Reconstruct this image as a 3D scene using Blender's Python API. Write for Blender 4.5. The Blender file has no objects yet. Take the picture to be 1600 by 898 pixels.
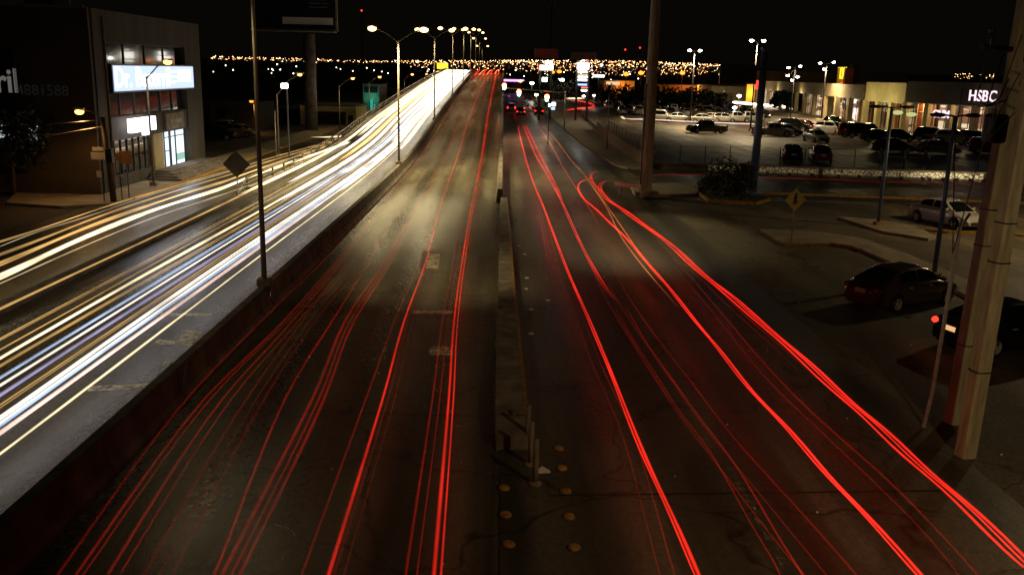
import bpy, math, random
from mathutils import Vector, Matrix
R_ = math.radians
rnd = random.Random(7)
SC = bpy.context.scene
COL = SC.collection

# ------------------------------------------------------------------ camera
H, F = 7.7, 1410.0
PITCH, ROLL, YAW = math.atan(337/1410), .024, -.0145
cd = bpy.data.cameras.new('camera'); cam = bpy.data.objects.new('camera', cd); COL.objects.link(cam)
CR = Matrix.Rotation(YAW, 3, 'Z') @ Matrix.Rotation(math.pi/2 - PITCH, 3, 'X') @ Matrix.Rotation(ROLL, 3, 'Z')
cam.matrix_world = Matrix.Translation((0, 0, H)) @ CR.to_4x4()
cd.sensor_width = 36; cd.lens = 36*F/1600; cd.clip_start = .1; cd.clip_end = 9000
SC.camera = cam

# ------------------------------------------------------------------ world (night sky), exposure
w = bpy.data.worlds.new('World'); SC.world = w; w.use_nodes = True
wn = w.node_tree.nodes; bg = wn['Background']
bg.inputs['Color'].default_value = (1.0, .80, .48, 1); bg.inputs['Strength'].default_value = .0022
SC.view_settings.view_transform = 'Standard'; SC.view_settings.look = 'None'
SC.view_settings.exposure = 0; SC.view_settings.gamma = 1
SC.view_settings.use_curve_mapping = False
try:
    SC.cycles.transparent_max_bounces = 48
    SC.cycles.max_bounces = 5
    SC.cycles.use_light_tree = True
    SC.cycles.sample_clamp_indirect = 4
except Exception: pass

# ------------------------------------------------------------------ helpers
def ray(px, py):
    return CR @ Vector(((px-800)/F, -(py-449)/F, -1))
def G(px, py, z=0.0):
    """photo pixel -> point of the level z"""
    d = ray(px, py); t = (z-H)/d.z
    return Vector((d.x*t, d.y*t, z))
PROF = [(-50,0),(62,0),(84,.45),(106,1.7),(150,3.75),(190,5.35),(225,6.65),(250,7.12),(275,7.05),(310,6.2),(380,3.4),(450,.6),(480,0),(3000,0)]
def deck(Y):
    for i in range(len(PROF)-1):
        a, b = PROF[i], PROF[i+1]
        if a[0] <= Y <= b[0]:
            def sl(k):
                if k <= 0 or k >= len(PROF)-1: return 0
                return (PROF[k+1][1]-PROF[k-1][1])/(PROF[k+1][0]-PROF[k-1][0])
            h = b[0]-a[0]; t = (Y-a[0])/h; m0, m1 = sl(i)*h, sl(i+1)*h
            if i == 0 : return 0
            return (2*t**3-3*t**2+1)*a[1]+(t**3-2*t*t+t)*m0+(-2*t**3+3*t*t)*b[1]+(t**3-t*t)*m1
    return 0
def GD(px, py, h=0.0):
    """photo pixel -> point h above the overpass deck"""
    d = ray(px, py); t = 5/d.y; 
    while t*d.y < 600:
        if H + d.z*t <= deck(d.y*t)+h: break
        t += .15/d.y
    return Vector((d.x*t, d.y*t, deck(d.y*t)+h))
def at(px, py, Y):
    d = ray(px, py); t = Y/d.y
    return Vector((d.x*t, Y, H+d.z*t))

class MB:
    def __init__(s): s.v = []; s.f = []
    def add(s, vs, fs):
        n = len(s.v); s.v += [tuple(v) for v in vs]; s.f += [tuple(n+i for i in f) for f in fs]; return s
    def box(s, c, d, rz=0, rx=0, ry=0):
        m = Matrix.Rotation(rz,3,'Z') @ Matrix.Rotation(ry,3,'Y') @ Matrix.Rotation(rx,3,'X')
        vs = [Vector(c)+m@Vector((x*d[0]/2,y*d[1]/2,z*d[2]/2)) for x in (-1,1) for y in (-1,1) for z in (-1,1)]
        return s.add(vs, [(0,1,3,2),(4,6,7,5),(0,4,5,1),(2,3,7,6),(0,2,6,4),(1,5,7,3)])
    def span(s, a, b, w, h, base=0):
        """box standing along the ground line a->b, width w, from base to base+h"""
        a = Vector((a[0],a[1],0)); b = Vector((b[0],b[1],0)); d = b-a
        return s.box(((a+b)/2)+Vector((0,0,base+h/2)), (d.length, w, h), math.atan2(d.y,d.x))
    def tube(s, pts, r, n=8, caps=True):
        pts = [Vector(p) for p in pts]; rs = r if isinstance(r,(list,tuple)) else [r]*len(pts)
        vs = []; fs = []
        for i, p in enumerate(pts):
            t = (pts[min(i+1,len(pts)-1)]-pts[max(i-1,0)]).normalized()
            up = Vector((0,0,1)) if abs(t.z) < .95 else Vector((0,1,0))
            x = t.cross(up).normalized(); y = x.cross(t).normalized()
            for k in range(n):
                a = 2*math.pi*(k+.5)/n; vs.append(p+x*(math.cos(a)*rs[i])+y*(math.sin(a)*rs[i]))
        for i in range(len(pts)-1):
            for k in range(n):
                k2 = (k+1)%n; fs.append((i*n+k, i*n+k2, (i+1)*n+k2, (i+1)*n+k))
        if caps:
            fs.append(tuple(range(n-1,-1,-1))); fs.append(tuple((len(pts)-1)*n+k for k in range(n)))
        return s.add(vs, fs)
    def prism(s, poly, z0, z1):
        n = len(poly); vs = [(p[0],p[1],z0) for p in poly]+[(p[0],p[1],z1) for p in poly]
        return s.add(vs, [tuple(range(n-1,-1,-1)), tuple(range(n,2*n))]+[(i,(i+1)%n,n+(i+1)%n,n+i) for i in range(n)])
    def ball(s, c, r, seg=10, ring=6, zmin=-1):
        c = Vector(c); r = Vector(r) if not isinstance(r,(int,float)) else Vector((r,r,r)); vs = []; fs = []
        for i in range(ring+1):
            th = math.pi*i/ring
            for k in range(seg):
                a = 2*math.pi*k/seg; z = max(math.cos(th), zmin)
                vs.append(c+Vector((r.x*math.sin(th)*math.cos(a), r.y*math.sin(th)*math.sin(a), r.z*z)))
        for i in range(ring):
            for k in range(seg): fs.append((i*seg+k,(i+1)*seg+k,(i+1)*seg+(k+1)%seg,i*seg+(k+1)%seg))
        return s.add(vs, fs)
    def lathe(s, prof, axis='z', c=(0,0,0), n=20):
        vs = []; fs = []; c = Vector(c)
        for r, h in prof:
            for k in range(n):
                a = 2*math.pi*k/n; p = (r*math.cos(a), r*math.sin(a), h)
                if axis == 'y': p = (p[0], p[2], p[1])
                vs.append(c+Vector(p))
        for i in range(len(prof)-1):
            for k in range(n): fs.append((i*n+k,i*n+(k+1)%n,(i+1)*n+(k+1)%n,(i+1)*n+k))
        return s.add(vs, fs)
    def strip(s, rows):
        """rows of equal length -> skin"""
        n = len(rows[0]); vs = [p for r in rows for p in r]
        return s.add(vs, [(i*n+k,i*n+k+1,(i+1)*n+k+1,(i+1)*n+k) for i in range(len(rows)-1) for k in range(n-1)])
    def build(s, name, m, parent=None, smooth=False, loc=None, bevel=0):
        me = bpy.data.meshes.new(name); me.from_pydata(s.v, [], s.f); me.update()
        if smooth: me.polygons.foreach_set('use_smooth', [True]*len(me.polygons))
        me.materials.append(m)
        o = bpy.data.objects.new(name, me); COL.objects.link(o)
        if parent: o.parent = parent
        if loc is not None: o.location = loc
        if bevel:
            b = o.modifiers.new('b','BEVEL'); b.width = bevel; b.segments = 2; b.limit_method = 'ANGLE'
        return o
def tag(o, label=None, cat=None, group=None, kind=None):
    if label: o['label'] = label
    if cat: o['category'] = cat
    if group: o['group'] = group
    if kind: o['kind'] = kind
    return o
def thing(name, label, cat, loc=(0,0,0), rz=0, group=None):
    o = bpy.data.objects.new(name, None); COL.objects.link(o); o.location = loc; o.rotation_euler = (0,0,rz)
    o.empty_display_size = .2
    return tag(o, label, cat, group)
def copy_tree(o, parent=None):
    c = o.copy(); COL.objects.link(c); c.parent = parent
    for ch in o.children: copy_tree(ch, c)
    return c
def struct(name, mb, m, **k): return tag(mb.build(name, m, **k), kind='structure')
def text(name, s, size, m, parent, loc, rot, extr=.01, bold=0, sx=1):
    cu = bpy.data.curves.new('txt','FONT'); cu.body = s; cu.size = size; cu.extrude = extr; cu.offset = bold
    cu.align_x = 'CENTER'; cu.align_y = 'CENTER'; cu.resolution_u = 3
    t = bpy.data.objects.new('txt', cu); COL.objects.link(t)
    dg = bpy.context.evaluated_depsgraph_get()
    me = bpy.data.meshes.new_from_object(t.evaluated_get(dg)); bpy.data.objects.remove(t)
    me.materials.clear(); me.materials.append(m)
    o = bpy.data.objects.new(name, me); COL.objects.link(o); o.parent = parent; o.location = loc; o.rotation_euler = rot; o.scale = (sx,1,1)
    return o

# ------------------------------------------------------------------ materials
def mat(name, col, rough=.7, metal=0, var=0, vscale=3, stretch=(1,1,1), bump=0, bscale=40, rvar=0, coat=0, spec=None, col2=None, emit=None, es=0):
    m = bpy.data.materials.new(name); m.use_nodes = True; nt = m.node_tree; N = nt.nodes; L = nt.links
    p = N['Principled BSDF']; p.inputs['Base Color'].default_value = (*col,1); p.inputs['Roughness'].default_value = rough
    p.inputs['Metallic'].default_value = metal; p.inputs['Coat Weight'].default_value = coat
    if spec is not None: p.inputs['Specular IOR Level'].default_value = spec
    if emit: p.inputs['Emission Color'].default_value = (*emit,1); p.inputs['Emission Strength'].default_value = es
    if var or rvar or bump:
        g = N.new('ShaderNodeNewGeometry'); mp = N.new('ShaderNodeMapping'); mp.inputs['Scale'].default_value = stretch
        L.new(g.outputs['Position'], mp.inputs['Vector'])
        nz = N.new('ShaderNodeTexNoise'); nz.inputs['Scale'].default_value = vscale; nz.inputs['Detail'].default_value = 6
        L.new(mp.outputs[0], nz.inputs['Vector'])
        rp = N.new('ShaderNodeValToRGB'); rp.color_ramp.elements[0].position = .32; rp.color_ramp.elements[1].position = .68
        c2 = col2 or tuple(c*(1+var) for c in col); c1 = tuple(c*(1-var) for c in col)
        rp.color_ramp.elements[0].color = (*c1,1); rp.color_ramp.elements[1].color = (*c2,1)
        L.new(nz.outputs['Fac'], rp.inputs[0])
        if var: L.new(rp.outputs[0], p.inputs['Base Color'])
        if rvar:
            mr = N.new('ShaderNodeMapRange'); mr.inputs['From Min'].default_value = .3; mr.inputs['From Max'].default_value = .7
            mr.inputs['To Min'].default_value = rough-rvar; mr.inputs['To Max'].default_value = rough+rvar
            L.new(nz.outputs['Fac'], mr.inputs['Value']); L.new(mr.outputs[0], p.inputs['Roughness'])
        if bump:
            b = N.new('ShaderNodeTexNoise'); b.inputs['Scale'].default_value = bscale; b.inputs['Detail'].default_value = 4
            L.new(g.outputs['Position'], b.inputs['Vector'])
            bp = N.new('ShaderNodeBump'); bp.inputs['Strength'].default_value = bump; bp.inputs['Distance'].default_value = .02
            L.new(b.outputs['Fac'], bp.inputs['Height']); L.new(bp.outputs[0], p.inputs['Normal'])
    return m
def asphalt(name, col, wear, rough=.45, lane0=0, lanew=3.5, streak=1.0):
    """worn asphalt: big patches, lengthwise streaks, pale wheel paths, fine aggregate"""
    m = bpy.data.materials.new(name); m.use_nodes = True; nt = m.node_tree; N = nt.nodes; L = nt.links
    p = N['Principled BSDF']; g = N.new('ShaderNodeNewGeometry')
    def noise(scale, st, det=5, rough_=.6):
        mp = N.new('ShaderNodeMapping'); mp.inputs['Scale'].default_value = st; L.new(g.outputs['Position'], mp.inputs['Vector'])
        n = N.new('ShaderNodeTexNoise'); n.inputs['Scale'].default_value = scale; n.inputs['Detail'].default_value = det
        n.inputs['Roughness'].default_value = rough_
        L.new(mp.outputs[0], n.inputs['Vector']); return n.outputs['Fac']
    def rng(v, a, b, c, d):
        r = N.new('ShaderNodeMapRange'); L.new(v, r.inputs['Value'])
        for k, x in zip(('From Min','From Max','To Min','To Max'), (a,b,c,d)): r.inputs[k].default_value = x
        return r.outputs[0]
    def mul(a, b, op='MULTIPLY'):
        q = N.new('ShaderNodeMath'); q.operation = op
        for i, x in enumerate((a,b)):
            if isinstance(x,(int,float)): q.inputs[i].default_value = x
            else: L.new(x, q.inputs[i])
        return q.outputs[0]
    big = noise(.12, (1,.5,1)); st = noise(1.4, (1,.03,1)); fine = noise(28, (1,1,1), 3); grit = noise(9,(1,.7,1),6,.8)
    f = mul(rng(big,.35,.65,.75,1.3), rng(st,.3,.7,1-.3*streak,1+.35*streak))
    f = mul(f, rng(fine,.3,.7,.78,1.22)); f = mul(f, rng(grit,.25,.75,.55,1.5))
    sx = N.new('ShaderNodeSeparateXYZ'); L.new(g.outputs['Position'], sx.inputs[0])
    wob = noise(.25, (1,.15,1), 2)
    ph = mul(mul(sx.outputs['X'], 3.49), mul(wob, 2.2), 'ADD'); sn = mul(ph, 0, 'SINE') if False else None
    qs = N.new('ShaderNodeMath'); qs.operation = 'SINE'; L.new(ph, qs.inputs[0]); trk = qs.outputs[0]
    if streak > .3: f = mul(f, rng(trk, -1, 1, 1.22, .74))
    patch = noise(.45, (1,.22,1), 2, .4); f = mul(f, rng(patch,.56,.60,1,.66)); f = mul(f, rng(patch,.36,.40,1.45,1))
    # cracks and sealed joints
    v = N.new('ShaderNodeTexVoronoi'); v.feature = 'DISTANCE_TO_EDGE'; v.inputs['Scale'].default_value = .22
    mv = N.new('ShaderNodeMapping'); L.new(g.outputs['Position'], mv.inputs['Vector'])
    nv = N.new('ShaderNodeTexNoise'); nv.inputs['Scale'].default_value = .8; L.new(g.outputs['Position'], nv.inputs['Vector'])
    va = N.new('ShaderNodeVectorMath'); va.operation = 'MULTIPLY_ADD'; L.new(nv.outputs['Color'], va.inputs[0]); va.inputs[1].default_value = (2.4,2.4,0); L.new(g.outputs['Position'], va.inputs[2])
    L.new(va.outputs[0], v.inputs['Vector'])
    f = mul(f, rng(v.outputs['Distance'], .0, .014, .3, 1))
    cs = N.new('ShaderNodeVectorMath'); cs.operation = 'SCALE'; cs.inputs[0].default_value = col; L.new(f, cs.inputs['Scale'])
    L.new(cs.outputs[0], p.inputs['Base Color'])
    rr_ = mul(rng(big,.3,.7,rough+.08,rough-.06), rng(grit,.3,.7,.14,-.10), 'ADD'); L.new(mul(rr_, rng(trk,-1,1,.05,-.05) if streak > .3 else 0, 'ADD'), p.inputs['Roughness'])
    b = N.new('ShaderNodeBump'); b.inputs['Strength'].default_value = .3; b.inputs['Distance'].default_value = .012
    L.new(mul(fine, grit, 'ADD'), b.inputs['Height']); L.new(b.outputs[0], p.inputs['Normal'])
    return m
def wornpaint(name, col, cover=.5):
    m = mat(name, col, .55, var=.4, vscale=7); nt = m.node_tree; N = nt.nodes; L = nt.links; p = N['Principled BSDF']
    g = N.new('ShaderNodeNewGeometry'); n = N.new('ShaderNodeTexNoise'); n.inputs['Scale'].default_value = 4; n.inputs['Detail'].default_value = 9; n.inputs['Roughness'].default_value = .75
    L.new(g.outputs['Position'], n.inputs['Vector']); r = N.new('ShaderNodeMapRange'); L.new(n.outputs['Fac'], r.inputs['Value'])
    r.inputs['From Min'].default_value = 1-cover-.06; r.inputs['From Max'].default_value = 1-cover+.1; L.new(r.outputs[0], p.inputs['Alpha']); return m
def glow(name, col, s, sampling=True):
    m = bpy.data.materials.new(name); m.use_nodes = True; nt = m.node_tree; nt.nodes.remove(nt.nodes['Principled BSDF'])
    e = nt.nodes.new('ShaderNodeEmission'); e.inputs[0].default_value = (*col,1); e.inputs[1].default_value = s
    nt.links.new(e.outputs[0], nt.nodes['Material Output'].inputs[0])
    if not sampling:
        try: m.cycles.emission_sampling = 'NONE'
        except Exception: pass
    return m
def trailmat(name, col, s, sampling=True):
    """thin glowing gas-like line: adds its light to what is behind it"""
    m = glow(name, col, s, sampling); nt = m.node_tree; e = [n for n in nt.nodes if n.type == 'EMISSION'][0]
    t = nt.nodes.new('ShaderNodeBsdfTransparent'); a = nt.nodes.new('ShaderNodeAddShader')
    g = nt.nodes.new('ShaderNodeNewGeometry'); z = nt.nodes.new('ShaderNodeTexNoise'); z.inputs['Scale'].default_value = .35; z.inputs['Detail'].default_value = 3
    mr = nt.nodes.new('ShaderNodeMapRange'); mr.inputs['From Min'].default_value = .3; mr.inputs['From Max'].default_value = .7; mr.inputs['To Min'].default_value = s*.55; mr.inputs['To Max'].default_value = s*1.45
    nt.links.new(g.outputs['Position'], z.inputs['Vector']); nt.links.new(z.outputs['Fac'], mr.inputs['Value']); nt.links.new(mr.outputs[0], e.inputs[1])
    nt.links.new(e.outputs[0], a.inputs[0]); nt.links.new(t.outputs[0], a.inputs[1]); nt.links.new(a.outputs[0], nt.nodes['Material Output'].inputs[0])
    return m

M = {}
M['ground'] = asphalt('earth', (.055,.045,.035), 0, .8, streak=0)
M['road'] = asphalt('road_asphalt', (.075,.066,.048), 0, .38)
M['deckroad'] = asphalt('deck_asphalt', (.08,.073,.052), 0, .30, streak=1.9)
M['lot'] = asphalt('lot_asphalt', (.085,.062,.04), 0, .5, streak=.4)
M['apron'] = asphalt('apron_concrete', (.10,.082,.055), 0, .65, streak=.2)
M['conc'] = mat('concrete', (.20,.165,.12), .8, var=.35, vscale=2, bump=.4, bscale=20)
M['conc_d'] = mat('dark_concrete', (.12,.095,.075), .85, var=.4, vscale=1.5, bump=.3, bscale=15)
M['pave'] = mat('paving', (.24,.2,.15), .8, var=.25, vscale=1.2, bump=.3)
M['paint_y'] = mat('yellow_kerb_paint', (.30,.16,.03), .6, var=.45, vscale=6)
M['paint_w'] = wornpaint('worn_white_paint', (.7,.67,.5), .55)
M['paint_worn'] = wornpaint('faded_road_paint', (.26,.23,.16), .46)
M['steel'] = mat('galvanised_steel', (.35,.33,.3), .45, .6, var=.2, vscale=8)
M['pole_l'] = mat('lamp_post_steel', (.16,.13,.09), .6, .2, var=.15, vscale=5)
M['bluepole'] = mat('blue_painted_steel', (.10,.15,.27), .4, .2, var=.2, vscale=3)
M['polec'] = mat('pole_concrete', (.36,.31,.20), .75, var=.3, vscale=2.5, stretch=(3,3,.5), bump=.5, bscale=18)
M['wood'] = mat('creosoted_wood', (.07,.045,.025), .85, var=.4, vscale=4, stretch=(4,4,.4), bump=.4)
M['dark'] = mat('dark_metal', (.02,.018,.016), .5)
M['rust'] = mat('rusty_iron', (.12,.06,.03), .8, var=.4, vscale=12)
M['black'] = mat('black_rubber', (.012,.012,.012), .7)
M['rim'] = mat('wheel_alloy', (.6,.57,.5), .35, .25)
M['cglass'] = mat('car_glass', (.006,.007,.008), .06, coat=.5)
M['glass'] = mat('shop_glass', (.012,.014,.016), .07, coat=.6)
M['tail'] = mat('tail_lens', (.35,.01,.008), .15, coat=1)
M['tail_on'] = glow('tail_lit', (1,.02,.01), 5)
M['tail_dim'] = glow('tail_glow', (1,.08,.04), 3, False)
M['head'] = mat('head_lens', (.7,.7,.66), .08, .3, coat=1)
M['head_on'] = glow('head_lit', (1,.86,.6), 30)
M['plate_lit'] = glow('plate_lit', (1,.55,.22), .9)
M['plate'] = mat('number_plate', (.6,.6,.55), .5)
M['white'] = mat('white_panel', (.75,.73,.68), .6)
M['stone'] = None
M['bwall'] = mat('grey_render', (.042,.037,.03), .85, var=.35, vscale=.5, stretch=(2,2,.4), bump=.2)
M['bwall2'] = mat('brown_render', (.05,.038,.028), .85, var=.2, vscale=.7)
M['navy'] = mat('navy_board', (.008,.009,.02), .35)
M['letter_w'] = mat('letter_white', (.6,.58,.55), .6)
M['cream'] = mat('cream_plaster', (.62,.52,.25), .8, var=.15, vscale=.6)
M['tan'] = mat('tan_plaster', (.32,.25,.13), .8, var=.2, vscale=.6)
M['brickred'] = mat('brick_red_render', (.33,.065,.03), .8, var=.2, vscale=1)
M['yellowt'] = mat('yellow_plaster', (.70,.48,.06), .7, var=.1, vscale=.6)
M['orangew'] = mat('orange_plaster', (.5,.22,.06), .8, var=.25, vscale=.3)
M['roof'] = mat('flat_roof', (.05,.045,.04), .9)
M['leaf'] = mat('leaves', (.035,.06,.018), .6, var=.6, vscale=1.5)
M['leafd'] = mat('leaves_dark', (.02,.032,.012), .6, var=.6, vscale=1.5)
M['bark'] = mat('bark', (.07,.05,.035), .9, var=.4, vscale=6)
M['sodium'] = glow('sodium_lamp', (1,.42,.09), 6)
M['warmlamp'] = glow('warm_lamp', (1,.62,.2), 6)
M['orangelamp'] = glow('orange_lamp', (1,.22,.02), 3.5)
M['whitelamp'] = glow('white_lamp', (1,.95,.8), 30)
M['farlamp'] = glow('far_lamp', (1,.62,.28), 9, False)
def lm(name, col, s): 
    M[name] = glow(name, col, s); return M[name]
lm('sign_white', (.55,.68,1), 1.35); lm('sign_hot', (1,.97,1), 3.5); lm('door_white', (.78,.9,1), 1.5); lm('pylon_white', (1,.97,.85), 5)
lm('pylon_red', (1,.12,.08), 2.5); lm('pylon_blue', (.3,.5,1), 2.5); lm('yellow_sign', (1,.62,.03), 2.2); lm('red_sign', (1,.05,.04), 2); lm('pink_sign', (1,.75,.82), 1.3)
lm('green_lit', (.05,.75,.55), .5); lm('green_signal', (.1,1,.55), 40); lm('red_signal', (1,.08,.03), 40); lm('purple', (.8,.3,1), 2.5); lm('warm_window', (1,.72,.4), .9)

# ------------------------------------------------------------------ setting
g = MB()
g.add([(-900,-60,-.02),(900,-60,-.02),(900,1200,-.02),(-900,1200,-.02)], [(0,1,2,3)])
struct('ground', g, M['ground'])
def hill(x, y):
    t = max(0, min(1, (y-900)/2600)); t2 = t*t*(3-2*t)
    return -.1 + t2*(26+14*math.sin(x*.0011+1.0)+6*math.sin(x*.004))
hm = MB(); rows = []
for j in range(34):
    y = 900*(1.0+j*.11); rows.append([(x, y, hill(x,y)-(.0 if j else .5)) for x in [(-60+i*3)*60 for i in range(41)]])
hm.strip(rows); struct('hills', hm, M['leafd'], smooth=True)

XB0, XB1 = -7.3, -7.85          # median barrier foot, right and left
def flatstrip(x0, x1, y0, y1, z=.0, n=1):
    m = MB(); rows = []
    for i in range(n+1):
        y = y0+(y1-y0)*i/n; rows.append([(x0,y,z),(x1,y,z)])
    return m.strip(rows)
# right road, frontage road
struct('road', flatstrip(.1,13,-20,700,.004), M['road'])
struct('service_road', flatstrip(-22.5,-15.4,-20,700,.004), M['road'])
# overpass deck: one slab for both carriageways
def deckslab(x0, x1, top=0.0, y0=-20, y1=480, step=4):
    m = MB(); rows = []; y = y0
    while y <= y1:
        z = deck(y)+top; rows.append([(x0,y,-.5),(x0,y,z),(x1,y,z),(x1,y,-.5)]); y += step
    return m.strip(rows)
struct('overpass_road_outbound', deckslab(-7.58,-.04,.008), M['deckroad'])
struct('overpass_road_inbound', deckslab(-15.6,-7.6,.008), M['deckroad'])
# cross street and parking aprons on the right
ap = MB(); pts = [G(p[0],p[1],.006) for p in [(1060,330),(1600,340)]]
ap.add([(9.9,5,.008),(60,5,.008),(60,58,.008),(9.9,57,.008)], [(0,1,2,3)])
struct('parking_apron', ap, M['apron'])
cs = MB(); cs.add([(9.9,57.2,.012),(90,57.2,.012),(90,75,.012),(9.9,75,.012)], [(0,1,2,3)])
struct('cross_street', cs, M['road'])
# car park: raised half a metre behind a stone wall
LZ = .5
lot = MB(); poly = [(12.4,76.2),(17,76),(42,73.6),(95,68.5),(95,330),(20,330),(13.2,128)]
lot.prism(poly, -.3, LZ); struct('parking_lot', lot, M['lot'])
# left pavement
pv = MB(); pv.prism([(-21.5,49.5),(-21.2,52),(-21.2,330),(-24,330),(-24,74),(-50,74),(-50,56),(-29,54.5),(-27,49.2),(-23.5,48.2)], -.1, .14)
struct('pavement_left', pv, M['pave'])
kb = MB(); kb.span((-21.14,52),(-21.14,330),.14,.15); struct('kerb_left', kb, M['paint_y'])
# right pavement with kerb
pv = MB(); pv.prism([(8.3,300),(8.6,145),(9.0,100),(9.9,78),(10.6,75.2),(12.3,75.2),(12.6,110),(13.2,128),(20,300)], -.1, .14)
struct('pavement_right', pv, M['pave'])
kb = MB()
K = [(8.25,300),(8.5,145),(8.9,100),(9.8,78),(10.55,75.1)]
for a, b in zip(K, K[1:]): kb.span(a, b, .16, .16)
struct('kerb_right', kb, M['conc'])

# markings
mk = MB()
def worn(poly, z=.012):
    c = [(*p[:2],z) for p in poly]; mk.add(c, [tuple(range(len(c)))])
def pix(poly, z): return [G(x,y,z) for x,y in poly]
for y0 in (13.0,29): mk.add([(4.66,y0,.008),(4.80,y0,.008),(4.80,y0+4,.008),(4.66,y0+4,.008)], [(0,1,2,3)])
struct('lane_markings', mk, M['paint_worn'])
mk = MB()
for q in ([(668,396),(688,396),(685,420),(665,418)],[(645,485),(707,485),(707,490),(643,490)],[(672,541),(706,541),(706,555),(670,555)]):
    worn(pix(q,.012), .012)
for q in ([(252,489),(330,489),(330,494),(250,494)],[(285,516),(318,516),(300,540),(240,537),(246,530),(280,533)],[(140,603),(240,598),(236,606),(136,611)],[(255,566),(285,560),(280,568),(250,572)]):
    worn(pix(q,.012), .012)
struct('road_paint_remains', mk, M['paint_w'])
mk = MB()
for q in ([(648,487),(706,487),(704,552),(640,552)],[(660,392),(692,392),(690,424),(657,424)]): worn(pix(q,.010), .010)
struct('concrete_patches', mk, asphalt('patch_concrete', (.15,.135,.09), 0, .42, streak=.5))
mk = MB()
for y0,x0,x1 in ((21.5,.9,9.0),(34,1,9.2),(47,1,9.4),(15.5,1,8.8)):
    mk.add([(x0,y0,.0075),(x1,y0+.5,.0075),(x1,y0+.56,.0075),(x0,y0+.05,.0075)],[(0,1,2,3)])
for y0 in (19.6,31,44.5): mk.add([(-6.9,y0,.0125),(-.4,y0-.2,.0125),(-.4,y0-.14,.0125),(-6.9,y0+.05,.0125)],[(0,1,2,3)])
struct('road_joints', mk, mat('tar_seam', (.02,.018,.015), .35))
# striped ground beside the wall
mk = MB()
for k in range(6):
    a = G(1020+6*k,268-3.2*k,.02); b = G(1104-2*k,268.5-3.2*k,.02)
    mk.add([(a.x,a.y,.02),(b.x,b.y,.02),(b.x,b.y+.25,.02),(a.x,a.y+.25,.02)], [(0,1,2,3)])
struct('crossing_stripes', mk, M['paint_worn'])
# yellow arrows / stall stripes of the car park
mk = MB()
for q in ([(1140,227),(1152,227),(1185,241),(1170,241)],[(1050,200),(1060,199),(1090,206),(1078,208)],[(1225,221),(1300,224),(1300,226),(1225,223)]):
    c = [G(x,y,LZ+.006) for x,y in q]; mk.add(c, [(0,1,2,3)])
for k in range(22):
    x = 22+k*2.7; mk.add([(x,141,LZ+.006),(x+.12,141,LZ+.006),(x+.12,146,LZ+.006),(x,146,LZ+.006)], [(0,1,2,3)])
struct('lot_markings', mk, M['paint_y'])

# islands on the right
def island(name, pixs, m, h=.15, edge=None, w=.16):
    p = [G(x,y,0) for x,y in pixs]
    mm = MB(); mm.prism([(q.x,q.y) for q in p], -.05, h-.01); struct(name, mm, m)
    if edge:
        e = MB()
        for a, b in zip(p, p[1:]+p[:1]): e.span(a, b, w, h+.01)
        struct(name+'_kerb', e, edge)
def kerbline(name, pixs, m, w=.18, h=.15):
    p = [G(x,y,0) for x,y in pixs]; e = MB()
    for a, b in zip(p, p[1:]): e.span(a, b, w, h)
    struct(name, e, m)
island('lamp_island', [(1309,343),(1320,343),(1372,347),(1430,357),(1462,373),(1450,377),(1380,366)], M['pave'], .16)
island('pole_island', [(985,296),(1012,309),(1086,307),(1100,296),(1085,290),(1000,291)], M['pave'], .2)
island('planting_island', [(1085,299),(1108,316),(1180,320),(1203,314),(1192,304),(1172,298),(1105,293)], M['ground'], .16, M['paint_y'])
kerbline('cross_street_kerb', [(1180,303),(1330,308),(1460,313),(1620,320)], M['paint_y'], .3)
island('sign_island', [(1186,362),(1222,384),(1300,384),(1332,388),(1500,462),(1600,520),(1640,520),(1520,446),(1420,402),(1345,376),(1256,363)], M['pave'], .15)
kerbline('sign_island_kerb_paint', [(1225,387),(1298,384),(1334,389),(1345,394)], M['paint_y'], .2, .165)
kerbline('silver_car_kerb', [(1430,361),(1480,365),(1540,366),(1620,372)], M['paint_y'], .18)

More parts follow.
